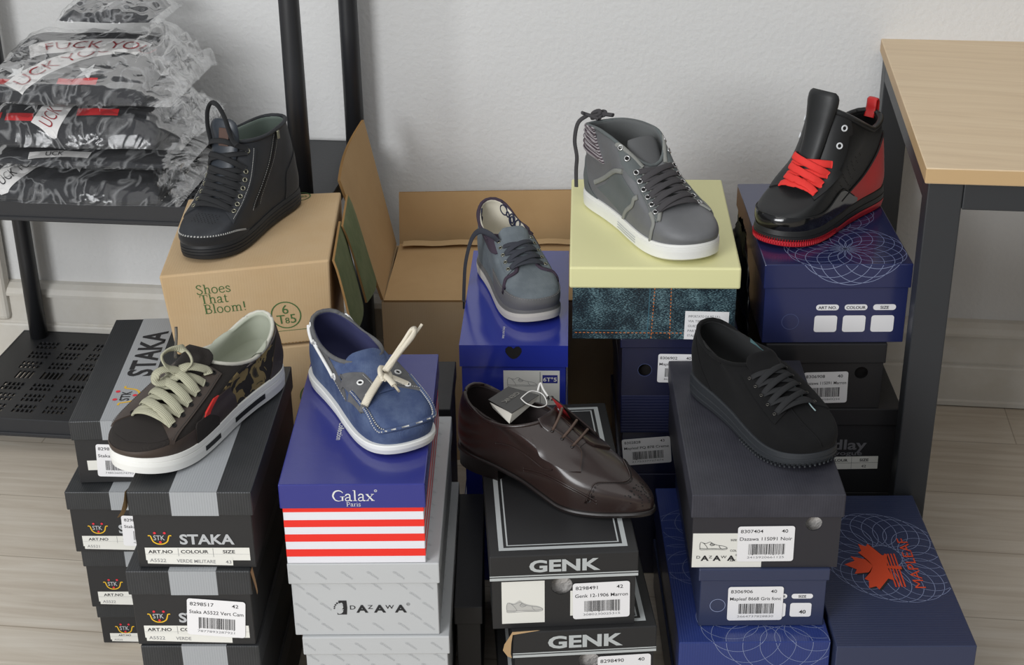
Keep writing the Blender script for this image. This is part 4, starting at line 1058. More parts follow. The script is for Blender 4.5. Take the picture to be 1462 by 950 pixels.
    def tongue(s, stations, m, th=.005, curv=9.0, name='tongue', n=26, k=12, mats=None):
        """stations: (x, z, half width) along the middle, in shoe space"""
        P = cr([(x, z, w) for x, z, w in stations], n); F = []; B = []
        for i, (x, z, w) in enumerate(P):
            a, b = P[max(i-1, 0)], P[min(i+1, n-1)]; t = V((b[0]-a[0], 0, b[1]-a[1])).normalized(); nr = V((t.z, 0, -t.x))
            if nr.x < 0 and nr.z < .3: nr = -nr
            if nr.dot(V((1, 0, .6))) < 0: nr = -nr
            f = []; g = []
            for j in range(k+1):
                y = -w+2*w*j/k; c = curv*y*y; e = th*.5*(1-(2*j/k-1)**6*.8)*(1 if i < n-1 else .4)
                f.append(V((x, y, z))+nr*(e-c)); g.append(V((x, y, z))-nr*(e+c))
            F.append(f); B.append(g)
        mb = MB(); mb.grid([f+g[::-1] for f, g in zip(F, B)], 0, True, cv=True)
        for q in (0, n-1):
            loop = F[q]+B[q][::-1]; mb.add(loop, [tuple(range(len(loop)))], 0)
        return mb.build(name, m, s.root)
    def free(s, pts, r, m, name, ry=None, n=40, nrm=None, nn=8, taper=None):
        P = [V(p) for p in cr(pts, n)]; mb = MB(); mb.tube(P, r, nn, ry=ry, nrm=[V(nrm)]*n if nrm else None, taper=taper); return mb.build(name, m, s.root)

# materials of the shoes
def M_(n, c, **k): return mat(n, c, **k)
NUB = M_('black_nubuck', (34, 36, 40), rough=.62, bump=('noise', 700, .2, .0006), var=(30, (44, 47, 52), .4, .8))
SUE = M_('black_suede', (20, 20, 22), rough=.95, bump=('noise', 900, .35, .0008), sheen=.15)
RUB = M_('black_rubber', (30, 31, 33), rough=.55, spec=.4)
LACEK = M_('black_lace', (28, 29, 31), rough=.85, bump=('noise', 900, .5, .0006))
WTHR = M_('white_thread', (190, 190, 186), rough=.7)
DTHR = M_('dark_thread', (70, 68, 66), rough=.7)
BRASS = M_('antique_metal', (150, 148, 132), rough=.3, metal=.9)
HOLE = M_('eyelet_hole', (14, 14, 14), rough=.9)
WSOLE = M_('white_rubber', (228, 228, 224), rough=.5, spec=.4)
ST = lambda a, b: (lambda x: a+(b-a)*min(1, max(0, x)))        # sole thickness from heel to toe

# ===== 1. black high-top on the carton
r_hi = [(.004, None, .296, 0, 0, .0505, 0), (.000, .048, .299, .036, .043, .0520, 0), (.001, .066, .290, .047, .062, .0510, .02), (.002, .086, .252, .060, .084, .0495, .10),
        (.003, .108, .214, .086, .106, .0470, .24), (.006, .130, .188, .122, .128, .0445, .40), (.010, .152, .168, .156, .150, .0425, .58)]
A = Shoe('high_top_shoe', 'black nubuck high-top with a side zip and a lace loop, on the brown carton', (-.490, 2.197), (-.369, 2.450), .566, r_hi, .0477, 'round', 1, ST(.031, .024), .005)
A.upper(NUB, lining=M_('grey_green_lining', (104, 116, 108), rough=.6))
A.sole([(0, -.002, 0), (.10, .0025, 0), (.34, .0035, 0), (.37, .0022, 0), (.40, .0035, 0), (.54, .0035, 0), (.57, .0022, 0), (.60, .0036, 0), (.74, .0034, 0), (.77, .002, 0), (.80, .0034, 0), (1.0, .0022, 0), (1.02, -.004, 0)], [RUB])
A.patch([('u', .33, 0), ('u', .40, 0), ('u', .5, 0), ('u', .60, 0), ('u', .67, 0)], [('u', .33, .06), ('u', .40, .17), ('u', .5, .25), ('u', .60, .17), ('u', .67, .06)], .0016, 50, 10, name='toe_cap', m=SUE)
A.stitch([('u', .345, .085), ('u', .40, .182), ('u', .5, .264), ('u', .60, .182), ('u', .655, .085)], 0, n=110, h=.0012, r=.0006).build('stitching', WTHR, A.root)
A.stitch([('u', .345, .10), ('u', .40, .197), ('u', .5, .279), ('u', .60, .197), ('u', .655, .10)], 0, n=110, h=.0010, r=.0005).build('stitching', WTHR, A.root)
for sd in (1, -1):
    A.patch([('f', .43, .022*sd), ('f', .58, .020*sd), ('f', .78, .018*sd), ('f', .99, .018*sd)], [('f', .33, .046*sd), ('f', .54, .0445*sd), ('f', .76, .041*sd), ('f', .99, .037*sd)], .0022, 36, 8, name='eyelet_facing', m=NUB)
    mb = A.stitch([('f', .36, .0445*sd), ('f', .54, .043*sd), ('f', .76, .0395*sd), ('f', .98, .0355*sd)], 0, n=90, h=.0028, r=.0005); mb.build('stitching', WTHR, A.root)
# perforated toe
mb = MB()
for i in range(6):
    for j in range(-3, 4):
        p, n = A.fy(.265+.018*i, .0065*j+(.003 if i % 2 else 0), .0004); a = n.orthogonal().normalized(); b = n.cross(a)
        mb.add([p+(a*math.cos(2*PI*k/8)+b*math.sin(2*PI*k/8))*.0009 for k in range(8)], [tuple(range(8))])
mb.build('perforation', HOLE, A.root)
# zip on the visible side
z0, z1 = A.ux(.60, 1), A.ux(.44, 1)
zp = [('u', A.ux(.62, 1), .26), ('u', A.ux(.56, 1), .50), ('u', A.ux(.50, 1), .75), ('u', A.ux(.45, 1), .97)]
zq = [('u', A.ux(.54, 1), .26), ('u', A.ux(.48, 1), .50), ('u', A.ux(.42, 1), .75), ('u', A.ux(.37, 1), .97)]
A.patch(zp, zq, .0014, 40, 4, name='zip', m=M_('zip_tape', (16, 16, 17), rough=.8))
mb = MB(); c0 = A.curve([('u', (a[1]+b[1])/2, a[2]) for a, b in zip(zp, zq)], 60, .002)
for i in range(0, 59, 1): mb.tube([c0[i][0]-V((.0014, 0, 0)), c0[i][0]+V((.0014, 0, 0))], .0005, 5)
mb.build('zip_teeth', M_('gunmetal', (60, 60, 62), rough=.35, metal=.8), A.root)
for e, k in ((zp, -.004), (zq, .004)): A.stitch([(q[0], q[1]-k*.8, q[2]) for q in e], 0, n=80, h=.001, r=.00045).build('stitching', WTHR, A.root)
p, n = c0[-1]; mb = MB(); mb.box(-.003, .003, -.0015, .0015, -.012, .002, 0, .001, M=Matrix.Translation(p+n*.002)); mb.build('zip_pull', BRASS, A.root)
A.patch([('u', .0, .05), ('u', .06, .04), ('u', .13, .03)], [('u', .0, .62), ('u', .06, .56), ('u', .115, .40)], .0014, 24, 12, name='heel_counter', m=SUE)
A.patch([('u', 1.0, .05), ('u', .94, .04), ('u', .87, .03)], [('u', 1.0, .62), ('u', .94, .56), ('u', .885, .40)], .0014, 24, 12, name='heel_counter', m=SUE)
A.collar(.0035, NUB, 'collar_piping')
c, n = A.cp(.62)
A.tongue([(A.cp(.50)[0].x, A.cp(.50)[0].z+.001, .020), (A.cp(.75)[0].x+.001, A.cp(.75)[0].z+.003, .022), (A.cp(.98)[0].x+.003, A.cp(.98)[0].z+.004, .025), (.160, .178, .026), (.157, .189, .022), (.156, .194, .013)], M_('tongue_leather', (48, 53, 60), rough=.4, bump=('noise', 400, .2, .0006)), .007, 7)
m = MB(); m.box(-.0012, .0012, -.009, .009, -.014, .014, 0, .0006, M=Matrix.Translation((.1672, .006, .168)) @ Matrix.Rotation(-.30, 4, 'Y')); m.build('tongue_patch', M_('brown_patch', (74, 52, 42), rough=.6), A.root)
qs = [.43, .50, .57, .64, .71, .78]; ys = [.0370, .0362, .0350, .0338, .0325, .0312]; ym = [.030, .029, .028, .027, .0265, .026]
A.eyelets(qs, [y+.003 for y in ys], .0032, BRASS, HOLE, .0028, ym=[y+.003 for y in ym])
A.laces(qs, ys, .0088, .0022, LACEK, .0055, bulge=.004, ym=ym)
A.eyelets([.95], [.031], .0035, BRASS, HOLE, .0028)
# loose upper lace: round the tongue and the standing loop
K = lambda q, y, h: tuple(A.fy(q, y*A.lat, h)[0])
A.free([K(.80, -.028, .004), K(.84, -.014, .012), K(.87, .002, .013), K(.90, .018, .010), K(.93, .031, .004)], .0044, LACEK, 'lace', .0012, nrm=(.8, 0, .6))
A.free([K(.88, -.029, .004), K(.88, -.014, .013), K(.86, .004, .014), K(.83, .020, .010), K(.80, .033, .004)], .0044, LACEK, 'lace', .0012, nrm=(.8, 0, .6))
A.free([K(.96, -.030, .004), (.174, -.018, .160), (.175, .0, .164), (.170, .018, .160), K(.96, .031, .004)], .0044, LACEK, 'lace', .0012, nrm=(.8, 0, .6))
A.free([(.172, -.016, .158), (.168, -.021, .184), (.163, -.021, .206), (.160, -.014, .219), (.159, -.003, .216), (.161, .008, .199), (.166, .016, .180), (.170, .023, .166), (.170, .030, .158)], .0042, LACEK, 'lace_loop', .0012, 60, nrm=(.3, .95, .1))

# it stands on the carton's sloping top
A.root.rotation_euler = (Matrix.Rotation(-math.atan2(.015, .259), 3, 'Y') @ Matrix.Rotation(A.root.rotation_euler.z, 3, 'Z')).to_euler(); A.root.location.z = .5608

# ===== 2. camouflage sneaker
CAMB = M_('brown_leather', (58, 48, 42), rough=.5, bump=('noise', 350, .2, .0006), var=(20, (68, 57, 50), .4, .8))
CAMD = M_('dark_brown_mesh', (34, 29, 26), rough=.9, bump=('weave', 420, .5, .0008))
def camo_m():
    m = bpy.data.materials.new('camouflage_cloth'); m.use_nodes = True; nt = m.node_tree; b = nt.nodes['Principled BSDF']; N = nt.nodes.new; Lk = nt.links.new
    tc = N('ShaderNodeTexCoord'); n = N('ShaderNodeTexNoise'); n.inputs['Scale'].default_value = 38; n.inputs['Detail'].default_value = 2.5; n.inputs['Distortion'].default_value = .9
    Lk(tc.outputs['Object'], n.inputs['Vector']); r = N('ShaderNodeValToRGB'); r.color_ramp.interpolation = 'CONSTANT'; E = r.color_ramp.elements
    E[0].position = 0; E[0].color = lin((32, 27, 22)); E[1].position = .44; E[1].color = lin((136, 118, 76)); e = E.new(.585); e.color = lin((70, 62, 40)); e = E.new(.64); e.color = lin((38, 32, 26))
    Lk(n.outputs['Fac'], r.inputs['Fac']); Lk(r.outputs['Color'], b.inputs['Base Color']); b.inputs['Roughness'].default_value = .8; return m
CAMO = camo_m()
r_lo = [(.004, None, .296, 0, 0, .0515, 0), (.000, .048, .299, .040, .045, .0530, 0), (.001, .063, .292, .050, .057, .0515, .02), (.003, .076, .262, .060, .067, .0495, .10),
        (.005, .087, .222, .074, .074, .0465, .26), (.007, .098, .184, .090, .077, .0435, .45), (.010, .107, .154, .103, .078, .0400, .68)]
B = Shoe('sneaker', 'camouflage and brown sneaker with beige laces on the front left stack', (-.491, 1.679), (-.341, 1.957), .4785, r_lo, .0535, 'round', 1, ST(.032, .025), .010)
B.upper(CAMD, lining=M_('sage_lining', (172, 176, 160), rough=.8), thick=.005)
for sd in (1, -1):
    B.patch([('u', B.ux(.66, sd), .02), ('u', B.ux(.40, sd), .02), ('u', B.ux(.22, sd), .02), ('u', B.ux(.07, sd), .02)], [('u', B.ux(.66, sd), .99), ('u', B.ux(.40, sd), .99), ('u', B.ux(.22, sd), .99), ('u', B.ux(.07, sd), .99)], .0006, 60, 24, name='camouflage_quarter', m=CAMO)
SOLEB = [(0, -.003, 0), (.12, .0030, 0), (.5, .0040, 0), (.72, .0036, 0), (.75, .0026, 0), (.78, .0036, 0), (1.0, .0030, 0), (1.03, .0008, 0), (1.04, -.004, 0)]
B.sole(SOLEB, [WSOLE])
B.patch([('u', .24, 0), ('u', .36, 0), ('u', .5, 0), ('u', .64, 0), ('u', .76, 0)], [('u', .24, .14), ('u', .36, .24), ('u', .5, .20), ('u', .64, .24), ('u', .76, .14)], .0012, 60, 12, name='toe_rand', m=CAMB)
B.patch([('f', .13, .0), ('f', .19, .030), ('f', .30, .044), ('f', .46, .040)], [('f', .135, -.002), ('f', .19, -.030), ('f', .30, -.044), ('f', .46, -.040)], .0007, 44, 16, name='vamp', m=CAMD)
for sd in (1, -1):
    B.patch([('f', .37, .024*sd), ('f', .52, .0185*sd), ('f', .8, .0165*sd), ('f', .985, .017*sd)], [('f', .26, .049*sd), ('f', .46, .0485*sd), ('f', .72, .0445*sd), ('f', .985, .0375*sd)], .0024, 36, 8, name='eyelet_facing', m=CAMB)
    B.stitch([('f', .29, .047*sd), ('f', .46, .0465*sd), ('f', .72, .0425*sd), ('f', .97, .0358*sd)], 0, n=90, h=.003, r=.00045).build('stitching', DTHR, B.root)
# the visible side: brown quarter panel, mesh below, heel stripe, red tag
B.patch([('u', B.ux(.72, 1), .06), ('u', B.ux(.62, 1), .04), ('u', B.ux(.50, 1), .03), ('u', B.ux(.43, 1), .03)], [('u', B.ux(.72, 1), .50), ('u', B.ux(.63, 1), .54), ('u', B.ux(.52, 1), .46), ('u', B.ux(.45, 1), .22)], .0015, 36, 12, name='side_panel', m=CAMB)
B.patch([('u', B.ux(.76, 1), .03), ('u', B.ux(.67, 1), .03), ('u', B.ux(.59, 1), .03)], [('u', B.ux(.76, 1), .34), ('u', B.ux(.67, 1), .30), ('u', B.ux(.59, 1), .12)], .0022, 26, 10, name='side_mesh', m=CAMD)
B.patch([('u', B.ux(.712, 1), .34), ('u', B.ux(.668, 1), .32)], [('u', B.ux(.745, 1), .58), ('u', B.ux(.700, 1), .57)], .0030, 10, 10, name='red_tag', m=M_('red_tag_cloth', (196, 44, 38), rough=.7))
B.patch([('u', B.ux(.52, 1), .78), ('u', B.ux(.36, 1), .66), ('u', B.ux(.2, 1), .66), ('u', B.ux(.08, 1), .80)], [('u', B.ux(.52, 1), .88), ('u', B.ux(.36, 1), .74), ('u', B.ux(.2, 1), .74), ('u', B.ux(.08, 1), .90)], .0016, 40, 4, name='quarter_stripe', m=M_('grey_satin_tape', (112, 104, 100), rough=.4))
for u0, sg in ((0, 1), (1, -1)):
    B.patch([('u', u0, .02), ('u', u0+sg*.05, .02), ('u', u0+sg*.105, .02)], [('u', u0, 1.0), ('u', u0+sg*.05, .97), ('u', u0+sg*.075, .62)], .0015, 24, 14, name='heel_tab', m=CAMB)
B.piping([('u', i/40, 1.0) for i in range(40)], .0026, 'collar_edge', M_('pale_collar_edge', (196, 194, 182), rough=.7), 100, .0, True)
for a0, a1 in ((.23, .47), (.60, .72)):
    mb = MB(); pts = []
    for i in range(31):
        p, n = B.ut(B.ux(a0+(a1-a0)*i/30, 1), 0); n = V((n.x, n.y, 0)).normalized()
        pts.append((p+n*.0042, n))
    for i in range(30):
        z = lambda p, f: V((p.x, p.y, B.top(p.x)*f))
        mb.add([z(pts[i][0], .36), z(pts[i+1][0], .36), z(pts[i+1][0], .62), z(pts[i][0], .62)], [(0, 1, 2, 3)])
    mb.build('sole_stripe', RUB, B.root); mb = MB()
B.tongue([(B.cp(.42)[0].x, B.cp(.42)[0].z+.001, .018), (B.cp(.70)[0].x, B.cp(.70)[0].z+.003, .022), (B.cp(.97)[0].x, B.cp(.97)[0].z+.003, .025), (.150*B.k, .112, .024), (.146*B.k, .117, .016)], CAMD, .006, 8)
LB = M_('beige_lace', (166, 164, 142), rough=.9, bump=('wavex', 160, .6, .0008))
qs = [.39, .50, .61, .72, .83]; ys = [.0365, .0358, .0345, .0330, .0315]; ym = [.023, .0225, .022, .0215, .021]
B.eyelets(qs+[.95], [y+.003 for y in ys]+[.031], .0026, HOLE, HOLE, .0028, ym=[y+.003 for y in ym]+[.024])
B.laces(qs, ys, .0128, .0038, LB, .0065, bulge=.006, ym=ym)
c, n = B.cp(.80); o = c+n*.016
B.free([tuple(o+V(p)) for p in ((.004, .004, -.002), (.012, -.006, .010), (.010, -.012, .022), (-.004, -.006, .027), (-.016, .006, .022), (-.014, .016, .008), (-.002, .012, -.002))], .0062, LB, 'lace_bow', .0019, 46, nrm=(.5, -.8, .3))
B.free([tuple(o+V(p)) for p in ((.0, .006, .0), (.014, -.004, .006), (.026, -.010, .004), (.030, -.008, -.006), (.020, .002, -.009), (.006, .008, -.004))], .0062, LB, 'lace_bow', .0019, 40, nrm=(.3, .2, .9))
B.free([tuple(o+V(p)) for p in ((.0, .006, .002), (-.008, .014, .004), (-.018, .022, .0), (-.026, .028, -.006), (-.026, .031, -.012))], .0062, LB, 'lace_end', .0019, 24, nrm=(.4, .3, .85))
B.free([tuple(o+V(p)) for p in ((-.006, -.004, .014), (-.020, -.014, .020), (-.030, -.020, .030), (-.034, -.022, .042))], .0020, M_('grey_aglet', (92, 88, 80), rough=.5), 'lace_end', .0018, 20)

# ===== 3. blue boat shoe
DEN = M_('washed_blue_denim', (58, 74, 112), rough=.85, bump=('weave', 330, .45, .0008), var=(26, (96, 112, 142), .42, .80))
GCV = M_('grey_canvas', (92, 92, 94), rough=.9, bump=('weave', 420, .5, .0008), var=(50, (112, 112, 112), .4, .8))
CRM = M_('cream_lace', (214, 206, 188), rough=.9, bump=('wavex', 180, .5, .0006))
WLC = M_('white_lace', (226, 226, 224), rough=.7)
r_bo = [(.006, None, .289, 0, 0, .0490, 0), (.002, .042, .294, .030, .036, .0510, 0), (.001, .058, .292, .043, .051, .0505, .02), (.002, .073, .276, .053, .063, .0480, .08),
        (.003, .086, .232, .063, .073, .0450, .24), (.005, .096, .192, .074, .080, .0425, .42), (.008, .103, .160, .085, .085, .0405, .58)]
Cc = Shoe('boat_shoe', 'blue denim boat shoe with cream laces on the striped box', (-.128, 1.740), (-.271, 1.980), .4705, r_bo, .0467, 'boat', -1, ST(.022, .015), .006)
Cc.upper(DEN, lining=M_('navy_lining', (40, 42, 78), rough=.85), thick=.004)
Cc.sole([(0, -.001, 0), (.15, .0035, 0), (.6, .0060, 0), (.92, .0060, 0), (1.0, .0050, 0), (1.03, -.004, 0)], [WSOLE])
# moccasin plug with its raised, stitched seam
ring = [(.74, -.0425), (.60, -.0425), (.45, -.0425), (.31, -.0415), (.215, -.0345), (.18, -.018), (.175, 0), (.18, .018), (.215, .0345), (.31, .0415), (.45, .0425), (.60, .0425), (.74, .0425)]
Cc.piping([('f', q, y) for q, y in ring], .0030, 'moccasin_seam', DEN, 90, .0018)
for k, r0 in ((1.0, 0), (.955, .006)):
    Cc.stitch([('f', q+r0, y*k) for q, y in ring], 0, n=120, h=.0040 if k == 1 else .0018, r=.0011).build('stitching', WTHR, Cc.root)
# grey collar band running round the heel and grey eyestay flaps
Cc.patch([('u', u, t) for u, t in ((.30, .30), (.2, .40), (.1, .58), (0, .66), (-.1, .58), (-.2, .40), (-.30, .30))], [('u', u, .995) for u in (.30, .2, .1, 0, -.1, -.2, -.30)], .0014, 80, 10, name='collar_band', m=GCV)
Cc.stitch([('u', u, t) for u, t in ((.30, .335), (.2, .435), (.1, .61), (0, .69), (-.1, .61), (-.2, .435), (-.30, .335))], 0, n=150, h=.0022, r=.0005).build('stitching', WTHR, Cc.root)
for sd in (1, -1):
    Cc.patch([('f', .63, .014*sd), ('f', .73, .0125*sd), ('f', .83, .014*sd), ('f', .88, .016*sd)], [('f', .50, .0465*sd), ('f', .66, .0465*sd), ('f', .84, .0455*sd), ('f', .985, .0435*sd)], .0028, 26, 10, name='eyestay_flap', m=GCV)
    Cc.stitch([('f', .535, .043*sd), ('f', .64, .0175*sd), ('f', .73, .0155*sd), ('f', .85, .0185*sd)], 0, n=70, h=.0036, r=.0005).build('stitching', WTHR, Cc.root)
Cc.tongue([(Cc.cp(.60)[0].x, Cc.cp(.60)[0].z+.0005, .024), (Cc.cp(.84)[0].x, Cc.cp(.84)[0].z+.002, .030), (Cc.cp(.99)[0].x-.001, Cc.cp(.99)[0].z+.003, .031), (.150*Cc.k, .093, .027), (.146*Cc.k, .096, .016)], DEN, .004, 9)
Cc.collar(.0032, GCV, 'collar_edge')
# white lacing threaded through the collar, two visible runs each side
for u0, u1, t0, t1 in ((.085, .125, .97, .70), (.175, .235, .86, .48)):
    for sg in (1, -1):
        pts = Cc.curve([('u', (u0+(u1-u0)*f) if sg > 0 else 1-(u0+(u1-u0)*f), t0+(t1-t0)*f) for f in (0, .33, .66, 1)], 20, .0042)
        mb = MB(); mb.tube([p for p, _ in pts], .0026, 8); mb.build('collar_lace', WLC, Cc.root)
        for p, n in (pts[0], pts[-1]):
            e = MB(); a = n.orthogonal().normalized(); b = n.cross(a); q = p-n*.0020
            e.tube([q+(a*math.cos(2*PI*k/14)+b*math.sin(2*PI*k/14))*.0042 for k in range(14)], .0011, 6, closed=True); e.build('eyelet', WLC, Cc.root)
Cc.eyelets([.61, .78], [.0285, .0275], .0038, WLC, HOLE, .0034)
c, n = Cc.cp(.73); o = c+n*.012
X = lambda a, b, h: tuple(c+V((a, -b, 0))+n*h)     # a forward, b towards the seen side
KK = lambda q, b, h: tuple(Cc.fy(q, -b, h)[0])
kn = X(.002, 0, .017)
Cc.free([KK(.52, .041, .003), KK(.57, .030, .009), KK(.65, .014, .013), kn], .0054, CRM, 'lace', .0028, 24, nrm=(.4, 0, .9))
Cc.free([KK(.61, .0285, .004), KK(.65, .018, .009), KK(.69, .006, .012), X(.004, .001, .014)], .0040, CRM, 'lace', .0022, 18, nrm=(.4, 0, .9))
Cc.free([KK(.61, -.0285, .004), KK(.66, -.016, .009), KK(.70, -.006, .013), kn], .0042, CRM, 'lace', .0024, 20, nrm=(.4, 0, .9))
Cc.free([X(.012, .005, .012), X(.006, .007, .020), X(-.004, .002, .023), X(-.006, -.006, .018), X(.002, -.009, .012), X(.010, -.005, .011), X(.012, .004, .013)], .0042, CRM, 'lace_knot', .0032, 30)
Cc.free([X(.002, 0, .020), X(-.006, -.016, .034), X(-.014, -.034, .052), X(-.018, -.046, .068), X(-.016, -.049, .073), X(-.010, -.045, .064), X(-.004, -.022, .040), X(.004, -.003, .020)], .0042, CRM, 'lace_loop', .0028, 50, nrm=(.7, .5, .5))
Cc.free([X(-.010, -.034, .050), X(-.018, -.054, .062), X(-.022, -.064, .072)], .0021, CRM, 'lace_end', .0018, 20)
Cc.free([X(.008, .001, .016), X(.020, .001, .016), X(.034, .000, .012)], .0044, CRM, 'lace_end', .0028, 20, nrm=(.4, 0, .9))
Cc.free([X(.033, .0, .0125), X(.048, .0, .009)], .0018, M_('lace_tip', (180, 170, 150), rough=.4), 'lace_tip', .0018, 6)
Cc.free([KK(.52, .041, .003), KK(.49, .0455, .002)], .0052, GCV, 'lace_tip', .0028, 6, nrm=(.4, 0, .9))
# ===== 4. grey canvas lace-up
CNV = M_('slate_canvas', (98, 106, 112), rough=.92, bump=('weave', 380, .4, .0008), var=(30, (120, 128, 133), .4, .8))
GRB = M_('grey_rubberised_leather', (104, 103, 103), rough=.6, bump=('noise', 500, .2, .0005))
PUR = M_('plum_corduroy', (66, 54, 68), rough=.95, bump=('wavex', 220, .6, .001))
CRL = M_('cream_lining', (208, 202, 186), rough=.9)
OSOLE = M_('off_white_rubber', (214, 208, 196), rough=.5)
NLC = M_('slate_lace', (52, 54, 62), rough=.9, bump=('noise', 900, .5, .0006))
r_cv = [(.006, None, .293, 0, 0, .0490, 0), (.002, .048, .297, .040, .045, .0505, 0), (.001, .066, .290, .053, .062, .0500, .03), (.002, .083, .258, .066, .076, .0475, .12),
        (.002, .099, .218, .079, .087, .0450, .28), (.004, .113, .182, .094, .094, .0430, .45), (.008, .123, .152, .107, .097, .0415, .60)]
D_ = Shoe('canvas_shoe', 'grey canvas lace-up with plum collar trim on the cobalt blue box', (.046, 2.189), (-.036, 2.440), .4405, r_cv, .0440, 'boat', -1, ST(.026, .021), .008)
D_.upper(CNV, lining=CRL, thick=.004)
D_.sole([(0, -.002, 0), (.14, .0030, 0), (.5, .0040, 0), (.80, .0040, 0), (.84, .0030, 1), (1.0, .0024, 1), (1.08, .0018, 1), (1.10, -.004, 1)], [OSOLE, GRB])
D_.patch([('u', .27, 0), ('u', .38, 0), ('u', .5, 0), ('u', .62, 0), ('u', .73, 0)], [('u', .27, .30), ('u', .38, .28), ('u', .5, .265), ('u', .62, .28), ('u', .73, .30)], .0014, 60, 10, name='mudguard', m=GRB)
D_.stitch([('u', .29, .285), ('u', .38, .262), ('u', .5, .247), ('u', .62, .262), ('u', .71, .285)], 0, n=130, h=.0020, r=.0004).build('stitching', M_('grey_thread', (140, 140, 138), rough=.7), D_.root)
for sd in (1, -1):
    D_.patch([('f', .56, .022*sd), ('f', .70, .017*sd), ('f', .86, .015*sd), ('f', .99, .016*sd)], [('f', .50, .036*sd), ('f', .68, .036*sd), ('f', .86, .034*sd), ('f', .99, .032*sd)], .0020, 26, 8, name='eyelet_facing', m=CNV)
    D_.piping([('f', .575, .0165*sd), ('f', .515, .021*sd), ('f', .485, .030*sd), ('f', .47, .0395*sd), ('f', .40, .0455*sd)], .0032, 'facing_trim', PUR, 40, .0012, ry=.0020)
D_.patch([('u', u, t) for u, t in ((.44, .84), (.37, .68), (.24, .58), (.1, .72), (0, .78), (-.1, .72), (-.24, .58), (-.37, .68), (-.44, .84))], [('u', u, 1.0) for u in (.44, .37, .24, .1, 0, -.1, -.24, -.37, -.44)], .0018, 90, 8, name='collar_trim', m=PUR)
D_.piping([('u', u, .84) for u in (.33, .22, .1, 0, -.1, -.22, -.33)], .0016, 'collar_seam', PUR, 90, .0022)
D_.collar(.0030, PUR, 'collar_edge')
D_.tongue([(D_.cp(.62)[0].x, D_.cp(.62)[0].z+.001, .013), (D_.cp(.82)[0].x, D_.cp(.82)[0].z+.002, .020), (D_.cp(.98)[0].x, D_.cp(.98)[0].z+.002, .025), (.148*D_.k, .113, .024), (.143*D_.k, .118, .016)], CNV, .005, 8)
qs = [.57, .67, .77, .87]; ys = [.0270, .0262, .0252, .0240]
D_.eyelets(qs+[.955], [y+.004 for y in ys]+[.027], .0026, BRASS, HOLE, .0024)
D_.laces(qs, ys, .0085, .0022, NLC, .0055, bulge=.004)
D_.free([tuple(D_.fy(.955, -.027, .004)[0]), (.132, -.040, .112), (.112, -.052, .112), (.092, -.060, .090), (.076, -.066, .045), (.070, -.068, .004), (.068, -.069, -.030)], .0050, NLC, 'hanging_lace', .0014, 50, nrm=(.3, -.9, .3))
D_.free([(.068, -.069, -.030), (.067, -.069, -.044)], .0018, LACEK, 'lace_tip', .0018, 6)
# navy figures printed on the sock lining
NAVY = M_('navy_lining_print', (34, 38, 64), rough=.9)
for u, t, r in ((.07, .80, .0085), (.10, .62, .006), (.93, .82, .009), (.90, .80, .0045), (.86, .78, .010), (.86, .78, .0055), (.80, .82, .008), (.05, .60, .005)):
    mb = MB(); p, n = D_.ut(u, t); n = -n; q = p+n*.0047; a = n.orthogonal().normalized(); b = n.cross(a)
    mb.tube([q+(a*math.cos(2*PI*k/18)+b*math.sin(2*PI*k/18))*r for k in range(18)], .0013, 5, closed=True); mb.build('lining_print', NAVY, D_.root)
ms = MB(); zi = min(p.z for p in D_.G[int(.30*(D_.M-1))])-.0045
ms.text(PL((.085, -.022, zi), (0, 1, 0), (-1, 0, 0)), '6T°5', .001, .004, .026, .0025, 0, .02, 'l'); ms.build('insole_print', NAVY, D_.root)

# ===== 5. dark brown derby
BRN = M_('dark_brown_polished_leather', (40, 29, 27), rough=.30, spec=.45, coat=.22, bump=('noise', 60, .06, .002), var=(14, (47, 35, 31), .35, .8))
BRK = M_('brown_black_welt', (26, 21, 20), rough=.4)
BLC = M_('brown_waxed_lace', (86, 68, 58), rough=.5)
REDL = M_('red_lining', (168, 36, 40), rough=.7)
def der_t(x): return .0240*(1-min(1, max(0, (x-.0)/.62))**1.5)+.0075
r_de = [(.004, None, .297, 0, 0, .0475, 0), (.000, .048, .299, .021, .034, .0490, 0), (.000, .066, .295, .032, .052, .0480, .04), (.001, .084, .270, .045, .068, .0450, .12),
        (.003, .098, .226, .064, .081, .0415, .28), (.006, .108, .182, .086, .090, .0390, .48), (.011, .114, .143, .106, .092, .0370, .66)]
E_ = Shoe('derby_shoe', 'dark brown leather derby with a perforated toe on the black silver-framed box', (.187, 1.763), (-.071, 1.948), .3545, r_de, .0515, 'point', -1, der_t, .009)
E_.upper(BRN, lining=M_('dark_lining', (34, 24, 24), rough=.8), thick=.004)
arch = lambda x: (.0225*min(1, max(0, (x/E_.L-.02)/.06)) if x/E_.L < .34 else .0225*max(0, 1-(x/E_.L-.34)/.30))+E_.bot(x)
arch2 = lambda x: min(arch(x) if x/E_.L > .28 else .0215, E_.top(x)-.006)
E_.sole([(0, .000, 0), (.2, .0045, 0), (.7, .0050, 0), (1.0, .0040, 0), (1.08, .0030, 0), (1.1, -.004, 0)], [BRK], bot=arch2)
mb = MB(); hb = [p for p in E_.off_outline(0) if p[0].x < .085*E_.k]
pl_ = [(p.x+n.x*.002, p.y+n.y*.002) for p, n, _ in hb]; pl_ = sorted(pl_, key=lambda q: math.atan2(q[1], q[0]-.04))
mb.prism(pl_, 0, .0232, 0); mb.build('heel', BRK, E_.root)
